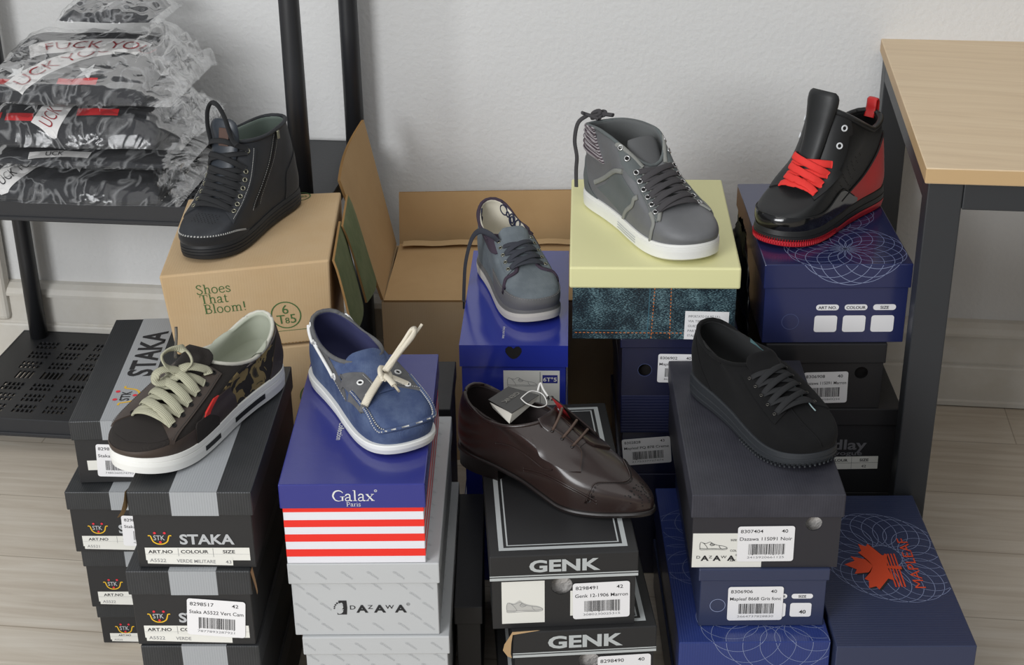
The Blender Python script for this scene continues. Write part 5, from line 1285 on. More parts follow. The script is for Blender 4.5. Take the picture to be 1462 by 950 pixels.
# wing-tip overlay lines, facing flaps, open lacing
wing = [(.42, .0485), (.44, .043), (.44, .034), (.37, .021), (.31, .009), (.295, 0)]
full = [('f', q, y) for q, y in wing]+[('f', q, -y) for q, y in wing[::-1][1:]]
E_.stitch(full, 0, n=90, h=.0006, r=.0011, dash=False).build('wingtip_seam', BRN, E_.root)
for dq in (-.014, -.022): E_.stitch([('f', q[1]+dq, q[2]*.96) for q in full], 0, n=150, h=.0008, r=.0004).build('stitching', BRK, E_.root)
sidew = [('u', E_.ux(x, 1), t) for x, t in ((.80, .16), (.70, .27), (.60, .30), (.50, .26), (.42, .20))]
for dt in (0, -.035): E_.stitch([(a, b, c_+dt) for a, b, c_ in sidew], 0, n=70, h=.0006, r=.0009, dash=False).build('side_seam', BRN, E_.root)
for k, sd in enumerate((1, -1)):
    E_.patch([('f', .645, .0135*sd), ('f', .72, .0090*sd), ('f', .85, .0100*sd), ('f', .985, .0135*sd)], [('f', .565, .036*sd), ('f', .66, .0455*sd), ('f', .85, .0455*sd), ('f', .985, .038*sd)], .0030, 36, 10, name='facing_flap', m=BRN)
    E_.stitch([('f', .985, .0155*sd), ('f', .85, .012*sd), ('f', .72, .011*sd), ('f', .655, .0148*sd), ('f', .58, .035*sd)], 0, n=130, h=.0036, r=.0004).build('stitching', BLC, E_.root)
E_.stitch([('u', E_.ux(x, 1), t) for x, t in ((.62, .42), (.55, .36), (.46, .42), (.36, .44), (.27, .38))], 0, n=80, h=.0006, r=.0011, dash=False).build('side_seam', BRN, E_.root)
# the far flap stands up, opened, with its red lining showing
c, n = E_.cp(.60); P = []
for i in range(13):
    f = i/12; cc, nn = E_.cp(.66+.335*f); row = []
    for j in range(6):
        g = j/5; base, _ = E_.fy(.66+.335*f, .036); row.append(base+V((-.006*g, -.016*g*f, .004+.030*g*(.25+.75*f))))
    P.append(row)
mb = MB(); mb.grid(P[:10], 2, True); mb.grid(P[9:], 0, True); mb.grid([[p+V((0, .0022, .0006)) for p in r] for r in P], 1, True, flip=True)
for i in range(12):
    mb.add([P[i][5], P[i+1][5], P[i+1][5]+V((0, .0022, .0006)), P[i][5]+V((0, .0022, .0006))], [(0, 1, 2, 3)], 1)
for j in range(5): mb.add([P[12][j], P[12][j+1], P[12][j+1]+V((0, .0022, .0006)), P[12][j]+V((0, .0022, .0006))], [(0, 1, 2, 3)], 1)
mb.build('raised_flap', [REDL, BRN, BRK], E_.root)
for q, dz in ((.735, .010), (.825, .017), (.915, .026)):
    a, _ = E_.fy(q, -.016*1, .0035); i = int((q-.66)/.335*12); b = P[i][5]+V((0, -.001, -.003)); md = (a+b)/2+V((.002, 0, .002))
    E_.free([tuple(a), tuple(md), tuple(b)], .0021, BLC, 'lace', .0019, 16)
    e = MB(); e.lathe([(.0, .0016), (.0024, .0014), (.0026, 0)], 12, 0, Matrix.Translation(a-V((0, 0, .0008)))); e.build('eyelet', BRK, E_.root)
mb = MB(); rr = random.Random(3)
for k in range(64):
    q = .08+.15*(k % 11)/10+rr.uniform(-.006, .006); y = -.020+.040*(k // 11)/5+rr.uniform(-.002, .002)
    if abs(y) > .022*(q/.20)**.6: continue
    p, n = E_.fy(q, y, .0004); a = n.orthogonal().normalized(); b = n.cross(a); r = .0010 if k % 4 else .0015
    mb.add([p+(a*math.cos(2*PI*i/8)+b*math.sin(2*PI*i/8))*r for i in range(8)], [tuple(range(8))])
mb.build('perforation', HOLE, E_.root)
E_.tongue([(E_.cp(.70)[0].x, E_.cp(.70)[0].z-.001, .010), (E_.cp(.84)[0].x, E_.cp(.84)[0].z-.001, .018), (E_.cp(.97)[0].x, E_.cp(.97)[0].z, .022), (.140*E_.k, .114, .022)], BRN, .004, 8)
E_.collar(.0026, BRN, 'collar_edge')

# ===== 6. grey high-top
GRY = M_('grey_leather', (104, 105, 107), rough=.55, bump=('noise', 260, .22, .0008), var=(18, (114, 115, 117), .4, .8))
GSU = M_('grey_suede', (98, 102, 102), rough=.9, bump=('noise', 800, .3, .0006), var=(22, (88, 96, 96), .4, .8))
GPI = M_('light_grey_binding', (140, 141, 136), rough=.9, bump=('weave', 500, .5, .0008))
GLC = M_('charcoal_lace', (66, 64, 66), rough=.9, bump=('noise', 900, .5, .0006))
def rib_m():
    m = bpy.data.materials.new('striped_rib_knit'); m.use_nodes = True; nt = m.node_tree; b = nt.nodes['Principled BSDF']; N = nt.nodes.new; Lk = nt.links.new
    tc = N('ShaderNodeTexCoord'); w = N('ShaderNodeTexWave'); w.bands_direction = 'Z'; w.inputs['Scale'].default_value = 75; w.inputs['Distortion'].default_value = .3
    Lk(tc.outputs['Object'], w.inputs['Vector']); r = N('ShaderNodeValToRGB'); E = r.color_ramp.elements
    E[0].position = .2; E[0].color = lin((72, 66, 72)); E[1].position = .7; E[1].color = lin((168, 164, 166)); e = E.new(.42); e.color = lin((112, 84, 90))
    Lk(w.outputs['Fac'], r.inputs['Fac']); Lk(r.outputs['Color'], b.inputs['Base Color']); b.inputs['Roughness'].default_value = .95; return m
r_gh = [(.004, None, .296, 0, 0, .0500, 0), (.000, .050, .299, .041, .045, .0510, .02), (.001, .067, .290, .051, .064, .0490, .10), (.002, .085, .254, .062, .086, .0460, .22, .45, 1.8, .002),
        (.003, .104, .216, .079, .108, .0435, .36, .45, 1.8, .004), (.004, .120, .188, .094, .130, .0420, .42, .5, 2.6, .004), (.006, .134, .164, .112, .150, .0405, .52, .5, 3.4, .003)]
F_ = Shoe('high_top_sneaker', 'grey leather high-top sneaker on the yellow-lidded box', (.291, 2.141), (.142, 2.429), .5655, r_gh, .0545, 'round', -1, ST(.028, .025), .008)
F_.upper(GRY, lining=M_('grey_lining', (96, 98, 98), rough=.9), thick=.004)
F_.sole([(0, -.002, 0), (.14, .0030, 0), (.6, .0038, 0), (.84, .0036, 0), (.87, .0026, 0), (.9, .0036, 0), (1.05, .0028, 0), (1.07, -.004, 0)], [WSOLE])
mb = MB()
for z in (.34, .50, .66):
    pts = []
    for i in range(31):
        p, n = F_.ut(F_.ux(.46+.22*i/30, 1), 0); n = V((n.x, n.y, 0)).normalized(); q = p+n*.0044; pts.append(V((q.x, q.y, F_.top(p.x)*z)))
    mb.tube(pts, .0005, 5)
mb.build('sole_groove', M_('sole_line_grey', (176, 178, 180), rough=.6), F_.root)
for sd in (1, -1):
    ed = [(.40, .0465), (.455, .0400), (.52, .0330), (.62, .0290), (.78, .0265), (.92, .0255), (.985, .0255)]
    F_.patch([('f', q, y*sd) for q, y in ed], [('f', q+.01*(1-k/6), min(.0488, y+.0185-.0006*k)*sd) for k, (q, y) in enumerate(ed)], .0020, 40, 8, name='eyelet_facing', m=GSU)
    F_.piping([('f', q, y*sd) for q, y in ed], .0034, 'facing_binding', GPI, 60, .0016, ry=.0018)
    F_.stitch([('f', q+.01*(1-k/6), min(.0472, y+.0170-.0006*k)*sd) for k, (q, y) in enumerate(ed)], 0, n=120, h=.0028, r=.0004).build('stitching', M_('light_thread', (156, 156, 150), rough=.7), F_.root)
    s1 = 1 if sd > 0 else -1; ux = lambda x: F_.ux(x, s1)
    F_.piping([('u', ux(.965), .93), ('u', ux(.925), .985), ('u', ux(.86), .995), ('u', ux(.79), .985), ('u', ux(.75), .94)], .0036, 'facing_binding', GPI, 40, .0012, ry=.0022)
    F_.patch([('u', ux(.955), .90), ('u', ux(.90), .97), ('u', ux(.83), .975), ('u', ux(.77), .96)], [('u', ux(.90), .70), ('u', ux(.86), .72), ('u', ux(.80), .74), ('u', ux(.76), .80)], .0018, 24, 8, name='eyelet_facing', m=GSU)
    for xe, te in ((.855, .90), (.812, .965)):
        p, n = F_.ut(ux(xe), te); p = p+n*.0026; a = n.orthogonal().normalized(); b = n.cross(a); e = MB()
        e.tube([p+(a*math.cos(2*PI*k/16)+b*math.sin(2*PI*k/16))*.0040 for k in range(16)], .0013, 6, 0, closed=True); e.add([p-n*.0004+(a*math.cos(2*PI*k/16)+b*math.sin(2*PI*k/16))*.0032 for k in range(16)], [tuple(range(16))], 1)
        e.build('eyelet', [M_('bright_steel', (190, 190, 190), rough=.25, metal=.9), HOLE], F_.root)
    F_.piping([('u', ux(.845), .43), ('u', ux(.825), .28), ('u', ux(.81), .12), ('u', ux(.805), .0)], .0034, 'facing_binding', GPI, 30, .0016, ry=.0018)
    # two pale straps slanting down from the facing to the sole
    F_.piping([('u', ux(.74), .72), ('u', ux(.60), .64), ('u', ux(.42), .50), ('u', ux(.28), .36), ('u', ux(.20), .24)], .0042, 'side_strap', GPI, 50, .0012, ry=.0016)
    F_.piping([('u', ux(.80), .54), ('u', ux(.70), .44), ('u', ux(.60), .28), ('u', ux(.53), .12), ('u', ux(.50), .0)], .0042, 'side_strap', GPI, 50, .0012, ry=.0016)
    F_.patch([('u', ux(.78), .50), ('u', ux(.66), .38), ('u', ux(.53), .05)], [('u', ux(.70), .67), ('u', ux(.42), .48), ('u', ux(.22), .18)], .0007, 30, 12, name='side_panel', m=GSU)
    F_.patch([('u', 0 if s1 > 0 else 1, .02), ('u', ux(.10), .02), ('u', ux(.24), .02)], [('u', 0 if s1 > 0 else 1, .50), ('u', ux(.05), .44), ('u', ux(.14), .12)], .0015, 24, 10, name='heel_panel', m=GSU)
RIB = rib_m()
F_.patch([('u', u, .60) for u in (.20, .12, 0, -.12, -.20)], [('u', u, 1.0) for u in (.17, .12, 0, -.12, -.17)], .0032, 50, 14, name='ribbed_heel_cuff', m=RIB)
for k in range(5):
    F_.piping([('u', u, .64+.085*k) for u in (.185, .12, 0, -.12, -.185)], .0024, 'cuff_rib', RIB, 50, .0034)
F_.collar(.0030, GSU, 'collar_edge')
F_.tongue([(F_.cp(.52)[0].x, F_.cp(.52)[0].z+.0005, .020), (F_.cp(.78)[0].x, F_.cp(.78)[0].z+.0005, .022), (F_.cp(.98)[0].x-.002, F_.cp(.98)[0].z-.001, .023), (.148*F_.k, .126, .026), (.136*F_.k, .140, .027), (.128*F_.k, .147, .022)], M_('dark_grey_tongue', (88, 89, 90), rough=.7), .005, 7)
qs = [.50, .59, .68, .77, .86, .95]; ys = [.0395, .0372, .0355, .0345, .0338, .0335]; ym = [.033, .031, .030, .0295, .029, .029]
F_.eyelets(qs, [y+.003 for y in ys], .0040, M_('bright_steel', (190, 190, 190), rough=.25, metal=.9), HOLE, .0028, ym=[y+.003 for y in ym])
F_.laces(qs[:6], ys[:6], .0100, .0024, GLC, .0060, bulge=.005, ym=ym)
for k, pts in enumerate(([(.010, .000, .140), (-.001, -.009, .144), (-.008, -.015, .146), (-.008, -.021, .149)], [(.010, 0, .140), (.004, .009, .145), (.010, .017, .145), (.020, .021, .146)], [(-.001, -.005, .138), (-.010, .001, .144), (-.006, .009, .148), (.004, .005, .146), (.001, -.005, .143)], [(-.002, .004, .139), (-.009, .010, .143), (-.004, .018, .146), (.006, .014, .144), (.002, .004, .141)])):
    F_.free(pts, .0040, GLC, 'heel_tie', .0030, 30)
F_.free([(-.006, -.012, .144), (-.016, -.024, .130), (-.020, -.028, .100), (-.016, -.026, .072), (-.018, -.026, .048), (-.017, -.026, .018)], .0034, GLC, 'heel_tie_end', .0016, 40, nrm=(.6, -.7, 0))

# ===== 7. black and red high-top
BKL = M_('black_smooth_leather', (30, 31, 32), rough=.48, spec=.45, bump=('noise', 300, .14, .0006))
PAT = M_('black_patent', (18, 18, 19), rough=.14, spec=.6, coat=.5, bump=('noise', 40, .2, .002))
RED = M_('red_smooth_leather', (206, 38, 38), rough=.4, bump=('noise', 300, .12, .0005))
RDL = M_('red_lace', (226, 52, 46), rough=.8, bump=('noise', 900, .4, .0005))
RDR = M_('red_rubber', (186, 30, 42), rough=.5)
r_rd = [(.003, None, .296, 0, 0, .0510, 0), (.002, .054, .299, .042, .048, .0530, 0), (.005, .076, .292, .054, .070, .0520, .03), (.009, .099, .260, .066, .096, .0500, .10),
        (.014, .122, .222, .084, .120, .0475, .24), (.019, .142, .192, .136, .136, .0455, .36, .42, 1.7), (.025, .158, .172, .197, .147, .0440, .48, .34, 1.15)]
G_ = Shoe('basketball_shoe', 'black and red high-top with red laces on the glossy navy box with looping lines', (.398, 2.216), (.606, 2.421), .5605, r_rd, .0500, 'round', 1, ST(.036, .025), .006)
G_.upper(BKL, lining=M_('black_mesh_lining', (20, 20, 21), rough=.95), thick=.006)
rows = [(0, -.002, 0), (.06, .0030, 0), (.30, .0050, 0), (.40, .0048, 0), (.41, .0034, 1), (.44, .0046, 1), (.66, .0046, 1), (.69, .0034, 1), (.72, .0044, 1), (1.0, .0030, 1), (1.05, .0016, 1), (1.07, -.004, 1)]
G_.sole(rows, [RDR, BKL])
mb = MB()
for i in range(72):
    p, n = G_.ut(.30+.40*i/71, 0); n = V((n.x, n.y, 0)).normalized(); q = p+n*.0046
    mb.tube([V((q.x, q.y, G_.bot(p.x)+.004)), V((q.x+n.x*.0006, q.y+n.y*.0006, G_.bot(p.x)+.0135))], .0010, 5)
mb.build('sole_ribs', RDR, G_.root)
G_.patch([('u', .18, 0), ('u', .30, 0), ('u', .40, 0), ('u', .5, 0), ('u', .60, 0), ('u', .70, 0), ('u', .82, 0)], [('u', .18, .10), ('u', .27, .33), ('u', .36, .20), ('u', .5, .30), ('u', .64, .20), ('u', .73, .33), ('u', .82, .10)], .0016, 80, 12, name='toe_guard', m=PAT)
G_.piping([('u', .20, .16), ('u', .27, .345), ('u', .36, .21), ('u', .5, .31), ('u', .64, .21), ('u', .73, .345), ('u', .80, .16)], .0010, 'toe_guard_edge', BKL, 90, .0016)
for sd in (1, -1):
    s1 = sd; ux = lambda x: G_.ux(x, s1)
    # red quarter sweeping from mid-sole to the top of the heel
    lo = [('u', ux(.50), .03), ('u', ux(.36), .03), ('u', ux(.20), .03), ('u', ux(.08), .06), ('u', ux(.02), .30), ('u', ux(.012), .56)]
    hi = [('u', ux(.55), .20), ('u', ux(.44), .26), ('u', ux(.30), .36), ('u', ux(.20), .50), ('u', ux(.11), .66), ('u', ux(.035), .72)]
    G_.patch(lo, hi, .0014, 60, 12, name='red_quarter', m=RED)
    G_.piping(hi, .0013, 'quarter_edge', BKL, 50, .0014)
    G_.patch([('f', .42, .022*sd), ('f', .55, .0195*sd), ('f', .80, .0195*sd), ('f', .99, .0215*sd)], [('f', .36, .042*sd), ('f', .52, .0465*sd), ('f', .80, .0425*sd), ('f', .99, .036*sd)], .0026, 36, 8, name='eyelet_facing', m=BKL)
    mb = MB()
    for i in range(7):
        for j in range(5):
            p, n = G_.ut(ux(.66-.035*i), .32+.075*j+(.03 if i % 2 else 0)); p = p+n*.0006; a = n.orthogonal().normalized(); b = n.cross(a)
            mb.add([p+(a*math.cos(2*PI*k/8)+b*math.sin(2*PI*k/8))*.0012 for k in range(8)], [tuple(range(8))])
    mb.build('perforation', HOLE, G_.root)
G_.collar(.0050, BKL, 'padded_collar')
G_.tongue([(G_.cp(.46)[0].x, G_.cp(.46)[0].z+.001, .018), (G_.cp(.75)[0].x+.002, G_.cp(.75)[0].z+.004, .020), (G_.cp(.97)[0].x+.006, G_.cp(.97)[0].z+.004, .026), (.178*G_.k, .206, .028), (.175*G_.k, .219, .027), (.173*G_.k, .225, .021)], BKL, .012, 8)
qs = [.41, .49, .57, .645]; ys = [.0375, .0365, .0352, .0345]; ym = [.029, .0285, .028, .028]
G_.laces(qs, ys, .0120, .0030, RDL, .0075, bulge=.006, ym=ym)
G_.eyelets([.775, .895], [.0345, .0340], .0042, M_('white_enamel', (214, 216, 218), rough=.4), HOLE, .0034)
m = MB(); m.tube([V((.032, 0, .150)), V((.027, 0, .166)), V((.026, 0, .178)), V((.021, 0, .180)), V((.018, 0, .174)), V((.018, 0, .156)), V((.018, 0, .142))], .0095, 8, ry=.0012, nrm=[V((1, 0, 0))]*2+[V((.7, 0, .7)), V((0, 0, 1)), V((-.8, 0, .4))]+[V((-1, 0, 0))]*2)
m.build('pull_tab', RED, G_.root)

# ===== 8. black suede casual shoe
TEAL = M_('teal_lining', (58, 88, 92), rough=.8)
RUBG = M_('charcoal_rubber', (40, 43, 47), rough=.6)
BSU = M_('black_suede_upper', (15, 15, 16), rough=.95, spec=.25, bump=('noise', 800, .3, .0006), sheen=.03, var=(24, (20, 20, 21), .4, .8))
r_bk = [(.006, None, .293, 0, 0, .0505, 0), (.002, .054, .298, .038, .046, .0520, 0), (.000, .070, .292, .050, .062, .0515, .02), (.001, .084, .262, .062, .076, .0490, .10),
        (.003, .096, .222, .076, .087, .0460, .26), (.006, .105, .186, .091, .092, .0435, .44), (.010, .111, .155, .104, .093, .0410, .62)]
H_ = Shoe('casual_shoe', 'black suede lace-up with a wedge sole on the slate black box', (.419, 1.795), (.282, 2.054), .4065, r_bk, .0500, 'round', -1, ST(.036, .018), .012)
H_.upper(BSU, lining=M_('black_lining', (24, 25, 26), rough=.9), thick=.0045)
H_.sole([(0, -.003, 0), (.12, .0030, 0), (.30, .0040, 0), (.34, .0030, 0), (.38, .0042, 0), (.6, .0042, 0), (.64, .0032, 0), (.68, .0042, 0), (1.0, .0036, 0), (1.06, .0020, 0), (1.08, -.004, 0)], [RUBG])
mb = MB()
for i in range(46):
    u = .28+.44*i/45; p, n = H_.ut(u, 0); n = V((n.x, n.y, 0)).normalized(); q = p+n*.0030; z = H_.bot(p.x)
    mb.tube([V((q.x, q.y, z+.0002)), V((q.x+n.x*.0012, q.y+n.y*.0012, z+.006))], .0017, 5)
mb.build('sole_tread', RUBG, H_.root)
H_.stitch([('f', .08, .004), ('f', .25, .010), ('f', .42, .012), ('f', .55, .010)], 0, n=60, h=.0002, r=.0010, dash=False).build('vamp_seam', BSU, H_.root)
for sd in (1, -1):
    H_.patch([('f', .48, .021*sd), ('f', .62, .018*sd), ('f', .82, .0165*sd), ('f', .99, .0175*sd)], [('f', .42, .045*sd), ('f', .60, .045*sd), ('f', .82, .042*sd), ('f', .99, .037*sd)], .0022, 30, 8, name='eyelet_facing', m=BSU)
    H_.stitch([('u', H_.ux(x, sd), t) for x, t in ((.60, .93), (.50, .76), (.34, .72), (.24, .84), (.18, .98))], 0, n=60, h=.0004, r=.0010, dash=False).build('collar_seam', BSU, H_.root)
    H_.stitch([('u', H_.ux(x, sd), t) for x, t in ((.10, .90), (.13, .55), (.18, .25), (.26, .03))], 0, n=40, h=.0004, r=.0010, dash=False).build('heel_seam', BSU, H_.root)
H_.patch([('u', .70, .86), ('u', .76, .84), ('u', .80, .84)], [('u', .70, 1.02), ('u', .76, 1.0), ('u', .80, 1.0)], -.0050, 16, 6, name='teal_lining_panel', m=TEAL, edge=False)
H_.collar(.0032, BSU, 'collar_edge')
H_.tongue([(H_.cp(.60)[0].x, H_.cp(.60)[0].z+.001, .013), (H_.cp(.82)[0].x, H_.cp(.82)[0].z+.003, .020), (H_.cp(.98)[0].x, H_.cp(.98)[0].z+.003, .026), (.150*H_.k, .112, .025), (.145*H_.k, .117, .018)], BSU, .006, 8)
H_.piping([('f', .58, -.016), ('f', .72, -.0145), ('f', .88, -.0145), ('f', .985, -.016)], .0011, 'tongue_edge', M_('pale_teal_edge', (140, 160, 162), rough=.6), 40, .0036)
H_.piping([('f', .40, -.0175), ('f', .45, -.0170), ('f', .49, -.0175)], .0009, 'tongue_edge', M_('pale_teal_edge', (140, 160, 162)), 20, .0030)
qs = [.50, .605, .71, .81, .905]; ys = [.0350, .0340, .0325, .0310, .0300]; ym = [.026, .025, .0245, .024, .024]
H_.eyelets(qs, [y+.003 for y in ys], .0020, M_('dark_eyelet', (90, 88, 84), rough=.3, metal=.8), HOLE, .0026, ym=[y+.003 for y in ym])
H_.laces(qs, ys, .0088, .0028, LACEK, .0055, bulge=.0045, ym=ym)
# ------------------------------------------------------------------ bagged garments on the upper shelf
from mathutils import noise as NZ
def film_m(name, haze):
    m = bpy.data.materials.new(name); m.use_nodes = True; nt = m.node_tree; N = nt.nodes.new; Lk = nt.links.new
    nt.nodes.remove(nt.nodes['Principled BSDF']); out = nt.nodes['Material Output']
    tc = N('ShaderNodeTexCoord'); n = N('ShaderNodeTexNoise'); n.inputs['Scale'].default_value = 13; n.inputs['Detail'].default_value = 2.5; n.inputs['Roughness'].default_value = .55; n.inputs['Distortion'].default_value = 1.1
    Lk(tc.outputs['Object'], n.inputs['Vector'])
    rid = N('ShaderNodeMath'); rid.operation = 'SUBTRACT'; rid.inputs[1].default_value = .5; Lk(n.outputs['Fac'], rid.inputs[0])
    ab = N('ShaderNodeMath'); ab.operation = 'ABSOLUTE'; Lk(rid.outputs[0], ab.inputs[0])
    bp = N('ShaderNodeBump'); bp.inputs['Strength'].default_value = .34; bp.inputs['Distance'].default_value = .022; Lk(ab.outputs[0], bp.inputs['Height'])
    tr = N('ShaderNodeBsdfTransparent'); gl = N('ShaderNodeBsdfGlossy'); gl.inputs['Roughness'].default_value = .13; Lk(bp.outputs['Normal'], gl.inputs['Normal'])
    df = N('ShaderNodeBsdfDiffuse'); df.inputs['Color'].default_value = (.80, .81, .82, 1); Lk(bp.outputs['Normal'], df.inputs['Normal'])
    fr = N('ShaderNodeFresnel'); fr.inputs['IOR'].default_value = 1.42
    fm = N('ShaderNodeMath'); fm.operation = 'MULTIPLY_ADD'; fm.inputs[1].default_value = .38; fm.inputs[2].default_value = .035; fm.use_clamp = True; Lk(fr.outputs[0], fm.inputs[0])
    m1 = N('ShaderNodeMixShader'); Lk(fm.outputs[0], m1.inputs[0]); Lk(tr.outputs[0], m1.inputs[1]); Lk(gl.outputs[0], m1.inputs[2])
    mr = N('ShaderNodeMapRange'); mr.inputs['From Min'].default_value = .0; mr.inputs['From Max'].default_value = .035; mr.inputs['To Min'].default_value = haze*2.6; mr.inputs['To Max'].default_value = haze*.28
    Lk(ab.outputs[0], mr.inputs['Value'])
    m2 = N('ShaderNodeMixShader'); Lk(mr.outputs[0], m2.inputs[0]); Lk(m1.outputs[0], m2.inputs[1]); Lk(df.outputs[0], m2.inputs[2])
    Lk(m2.outputs[0], out.inputs['Surface']); return m
FILM = film_m('clear_crinkled_film', .075); FILM2 = film_m('loose_crinkled_film', .085)
JER = mat('black_jersey', (38, 39, 42), .92, .2, bump=('noise', 160, .6, .002), var=(9, (48, 49, 53), .35, .8), sheen=.1)
RIBW = mat('white_satin_print', (224, 222, 220), .6, .3)
STARW = mat('white_star_print', (220, 220, 220), .7, .3)
STRR = mat('red_stripe_print', (196, 40, 44), .7, .3)
TXTR = mat('dark_red_lettering', (150, 38, 44), .7, .3)
TXTK = mat('black_lettering', (34, 34, 38), .7, .3)

class Pack:
    """a folded garment in a clear bag: local x along the shelf, y into it, z up; the print lies on its sloping upper face"""
    def __init__(s, label, t0, t1, d0, d1, z0, zf, zb, seed, sag=.012, lumps=.006):
        s.w, s.dp = t1-t0, d1-d0; s.zf, s.zb, s.z0, s.seed, s.sag, s.lumps = zf-z0, zb-z0, z0, seed, sag, lumps
        c = WM @ V(((t0+t1)/2, d0, 0)); s.root = thing('bagged_garment', label, 'packaged clothing', (c.x, c.y, z0), WA, 'bagged garments on the upper shelf')
    def S(s, u, v, e=0.0):
        """upper face: u along 0..1, v from the front fold 0 to the back 1"""
        r = lambda q: (1-(abs(2*q-1))**5)
        side = r(min(max(u, 0), 1))**.5; rise = min(1, max(0, v)/.16)**.55
        x = (u-.5)*s.w*(.965+.035*side); y = v*s.dp-.008*math.sin(PI*u)
        top = s.zf+(s.zb-s.zf)*max(0, v-.12)/.88
        z = top*(.30+.70*rise*(.35+.65*side))+s.sag*math.sin(PI*u)*math.sin(PI*min(1, v*1.1))
        z *= 1 if v < .86 else 1-.75*((v-.86)/.14)**1.6
        k = V((u*3.1+s.seed, v*2.7, s.seed*1.7)); z += s.lumps*(NZ.noise(k)+.5*NZ.noise(k*2.3))
        y += .004*NZ.noise(k*1.7+V((5, 0, 0)))
        return V((x, y, max(z, .004)+e))
    def at(s, a, b, e=0.0):
        """metric coordinates on the face: a from the left, b from the front"""
        return s.S(a/s.w, b/s.dp, e+.0008)
    def garment(s):
        n, m_ = 46, 40; top = [[s.S(i/n, j/m_) for j in range(m_+1)] for i in range(n+1)]; mb = MB(); mb.grid(top, 0, True, flip=True)
        E = [top[i][0] for i in range(n+1)]+[top[n][j] for j in range(1, m_+1)]+[top[i][m_] for i in range(n-1, -1, -1)]+[top[0][j] for j in range(m_-1, 0, -1)]
        cx = V((0, s.dp/2, 0)); R = [E, [V((p.x*1.012, p.y+(p.y-cx.y)*.012, p.z*.55)) for p in E], [V((p.x*.985, cx.y+(p.y-cx.y)*.985, .001)) for p in E], [V((0, cx.y, .001))]*len(E)]
        mb.grid(R, 0, True, cv=True); mb.build('garment', JER, s.root); return s
    def film(s, mat_, puff=.007, rough=.006, seed=0.0, right=.0, name='bag_film'):
        n, m_ = 80, 64; ff = lambda u, v: None; G = []
        for i in range(n+1):
            row = []
            for j in range(m_+1):
                u, v = -.035+1.07*i/n+right*max(0, i/n-.7)/.3, -.03+1.06*j/m_
                p = s.S(min(max(u, 0), 1), min(max(v, 0), 1)); p = V((p.x+(u-min(max(u, 0), 1))*s.w, p.y+(v-min(max(v, 0), 1))*s.dp, p.z))
                k = V((u*5+seed, v*4.2, seed)); q = NZ.noise(k*1.2); r = abs(NZ.noise(k*2.0+V((3, 1, 7))))
                p.z += puff+rough*(q*.7+1.1*(.28-r)); p.y -= .004*NZ.noise(k*1.9)
                ed = min(1, min(i, n-i)/7)*min(1, min(j, m_-j)/6); lo = s.S(u, v).z+.0028 if 0 <= u <= 1 and 0 <= v <= 1 else .0
                p.z = max(p.z*(.15+.85*ed**.5), .0025, lo)
                if v < .10: p.y -= .0035
                row.append(p)
            G.append(row)
        mb = MB(); mb.grid(G, 0, True, flip=True); return mb.build(name, mat_, s.root)
    def ribbon(s, pts, w, txt=None, m=None, size=.03, adv0=.004, e=.0012, sx=1.0):
        """white lettered band along a path of (a,b) on the face"""
        c = cr(pts, 60); mb = MB(); L = [0]; Nn = []
        for i in range(60):
            p0, p1 = c[max(i-1, 0)], c[min(i+1, 59)]; dx_, dy_ = p1[0]-p0[0], p1[1]-p0[1]; d = math.hypot(dx_, dy_); Nn.append((-dy_/d, dx_/d))
            if i: L.append(L[-1]+math.hypot(c[i][0]-c[i-1][0], c[i][1]-c[i-1][1]))
        mb.grid([[s.at(c[i][0]+Nn[i][0]*w*(j/6-.5), c[i][1]+Nn[i][1]*w*(j/6-.5), e) for j in range(7)] for i in range(60)], 0, True)
        rb = mb.build('ribbon_print', RIBW, s.root)
        if txt:
            def along(a, b, e2=0):
                i = 0
                while i < 58 and L[i+1] < a: i += 1
                f = (a-L[i])/max(1e-6, L[i+1]-L[i]); x = c[i][0]+(c[i+1][0]-c[i][0])*f; y = c[i][1]+(c[i+1][1]-c[i][1])*f
                return s.at(x+Nn[i][0]*b, y+Nn[i][1]*b, e+.0012+e2)
            t = MB(); t.text(along, txt, adv0, -size*.34, size, 0, 0, -.008, 'l', sx); t.build('lettering', m or TXTR, rb)
        return rb
    def star(s, a, b, r, rot=0.0):
        pts = [(a+(r if k % 2 == 0 else r*.40)*math.sin(rot+k*PI/5), b+(r if k % 2 == 0 else r*.40)*math.cos(rot+k*PI/5)*1.25) for k in range(10)]
        mb = MB(); 
        for k in range(10):
            p0, p1 = pts[k], pts[(k+1) % 10]
            for q in range(4):
                f0, f1 = q/4, (q+1)/4; P = lambda p, f: s.at(a+(p[0]-a)*f, b+(p[1]-b)*f, .0012)
                mb.add([P(p0, f0), P(p0, f1), P(p1, f1), P(p1, f0)], [(0, 1, 2, 3)], 0, True)
        mb.build('star_print', STARW, s.root)
    def stripe(s, a0, a1, b, w):
        mb = MB(); mb.grid([[s.at(a0+(a1-a0)*i/20, b+w*j/3, .001) for j in range(4)] for i in range(21)], 0, True); mb.build('stripe_print', STRR, s.root)

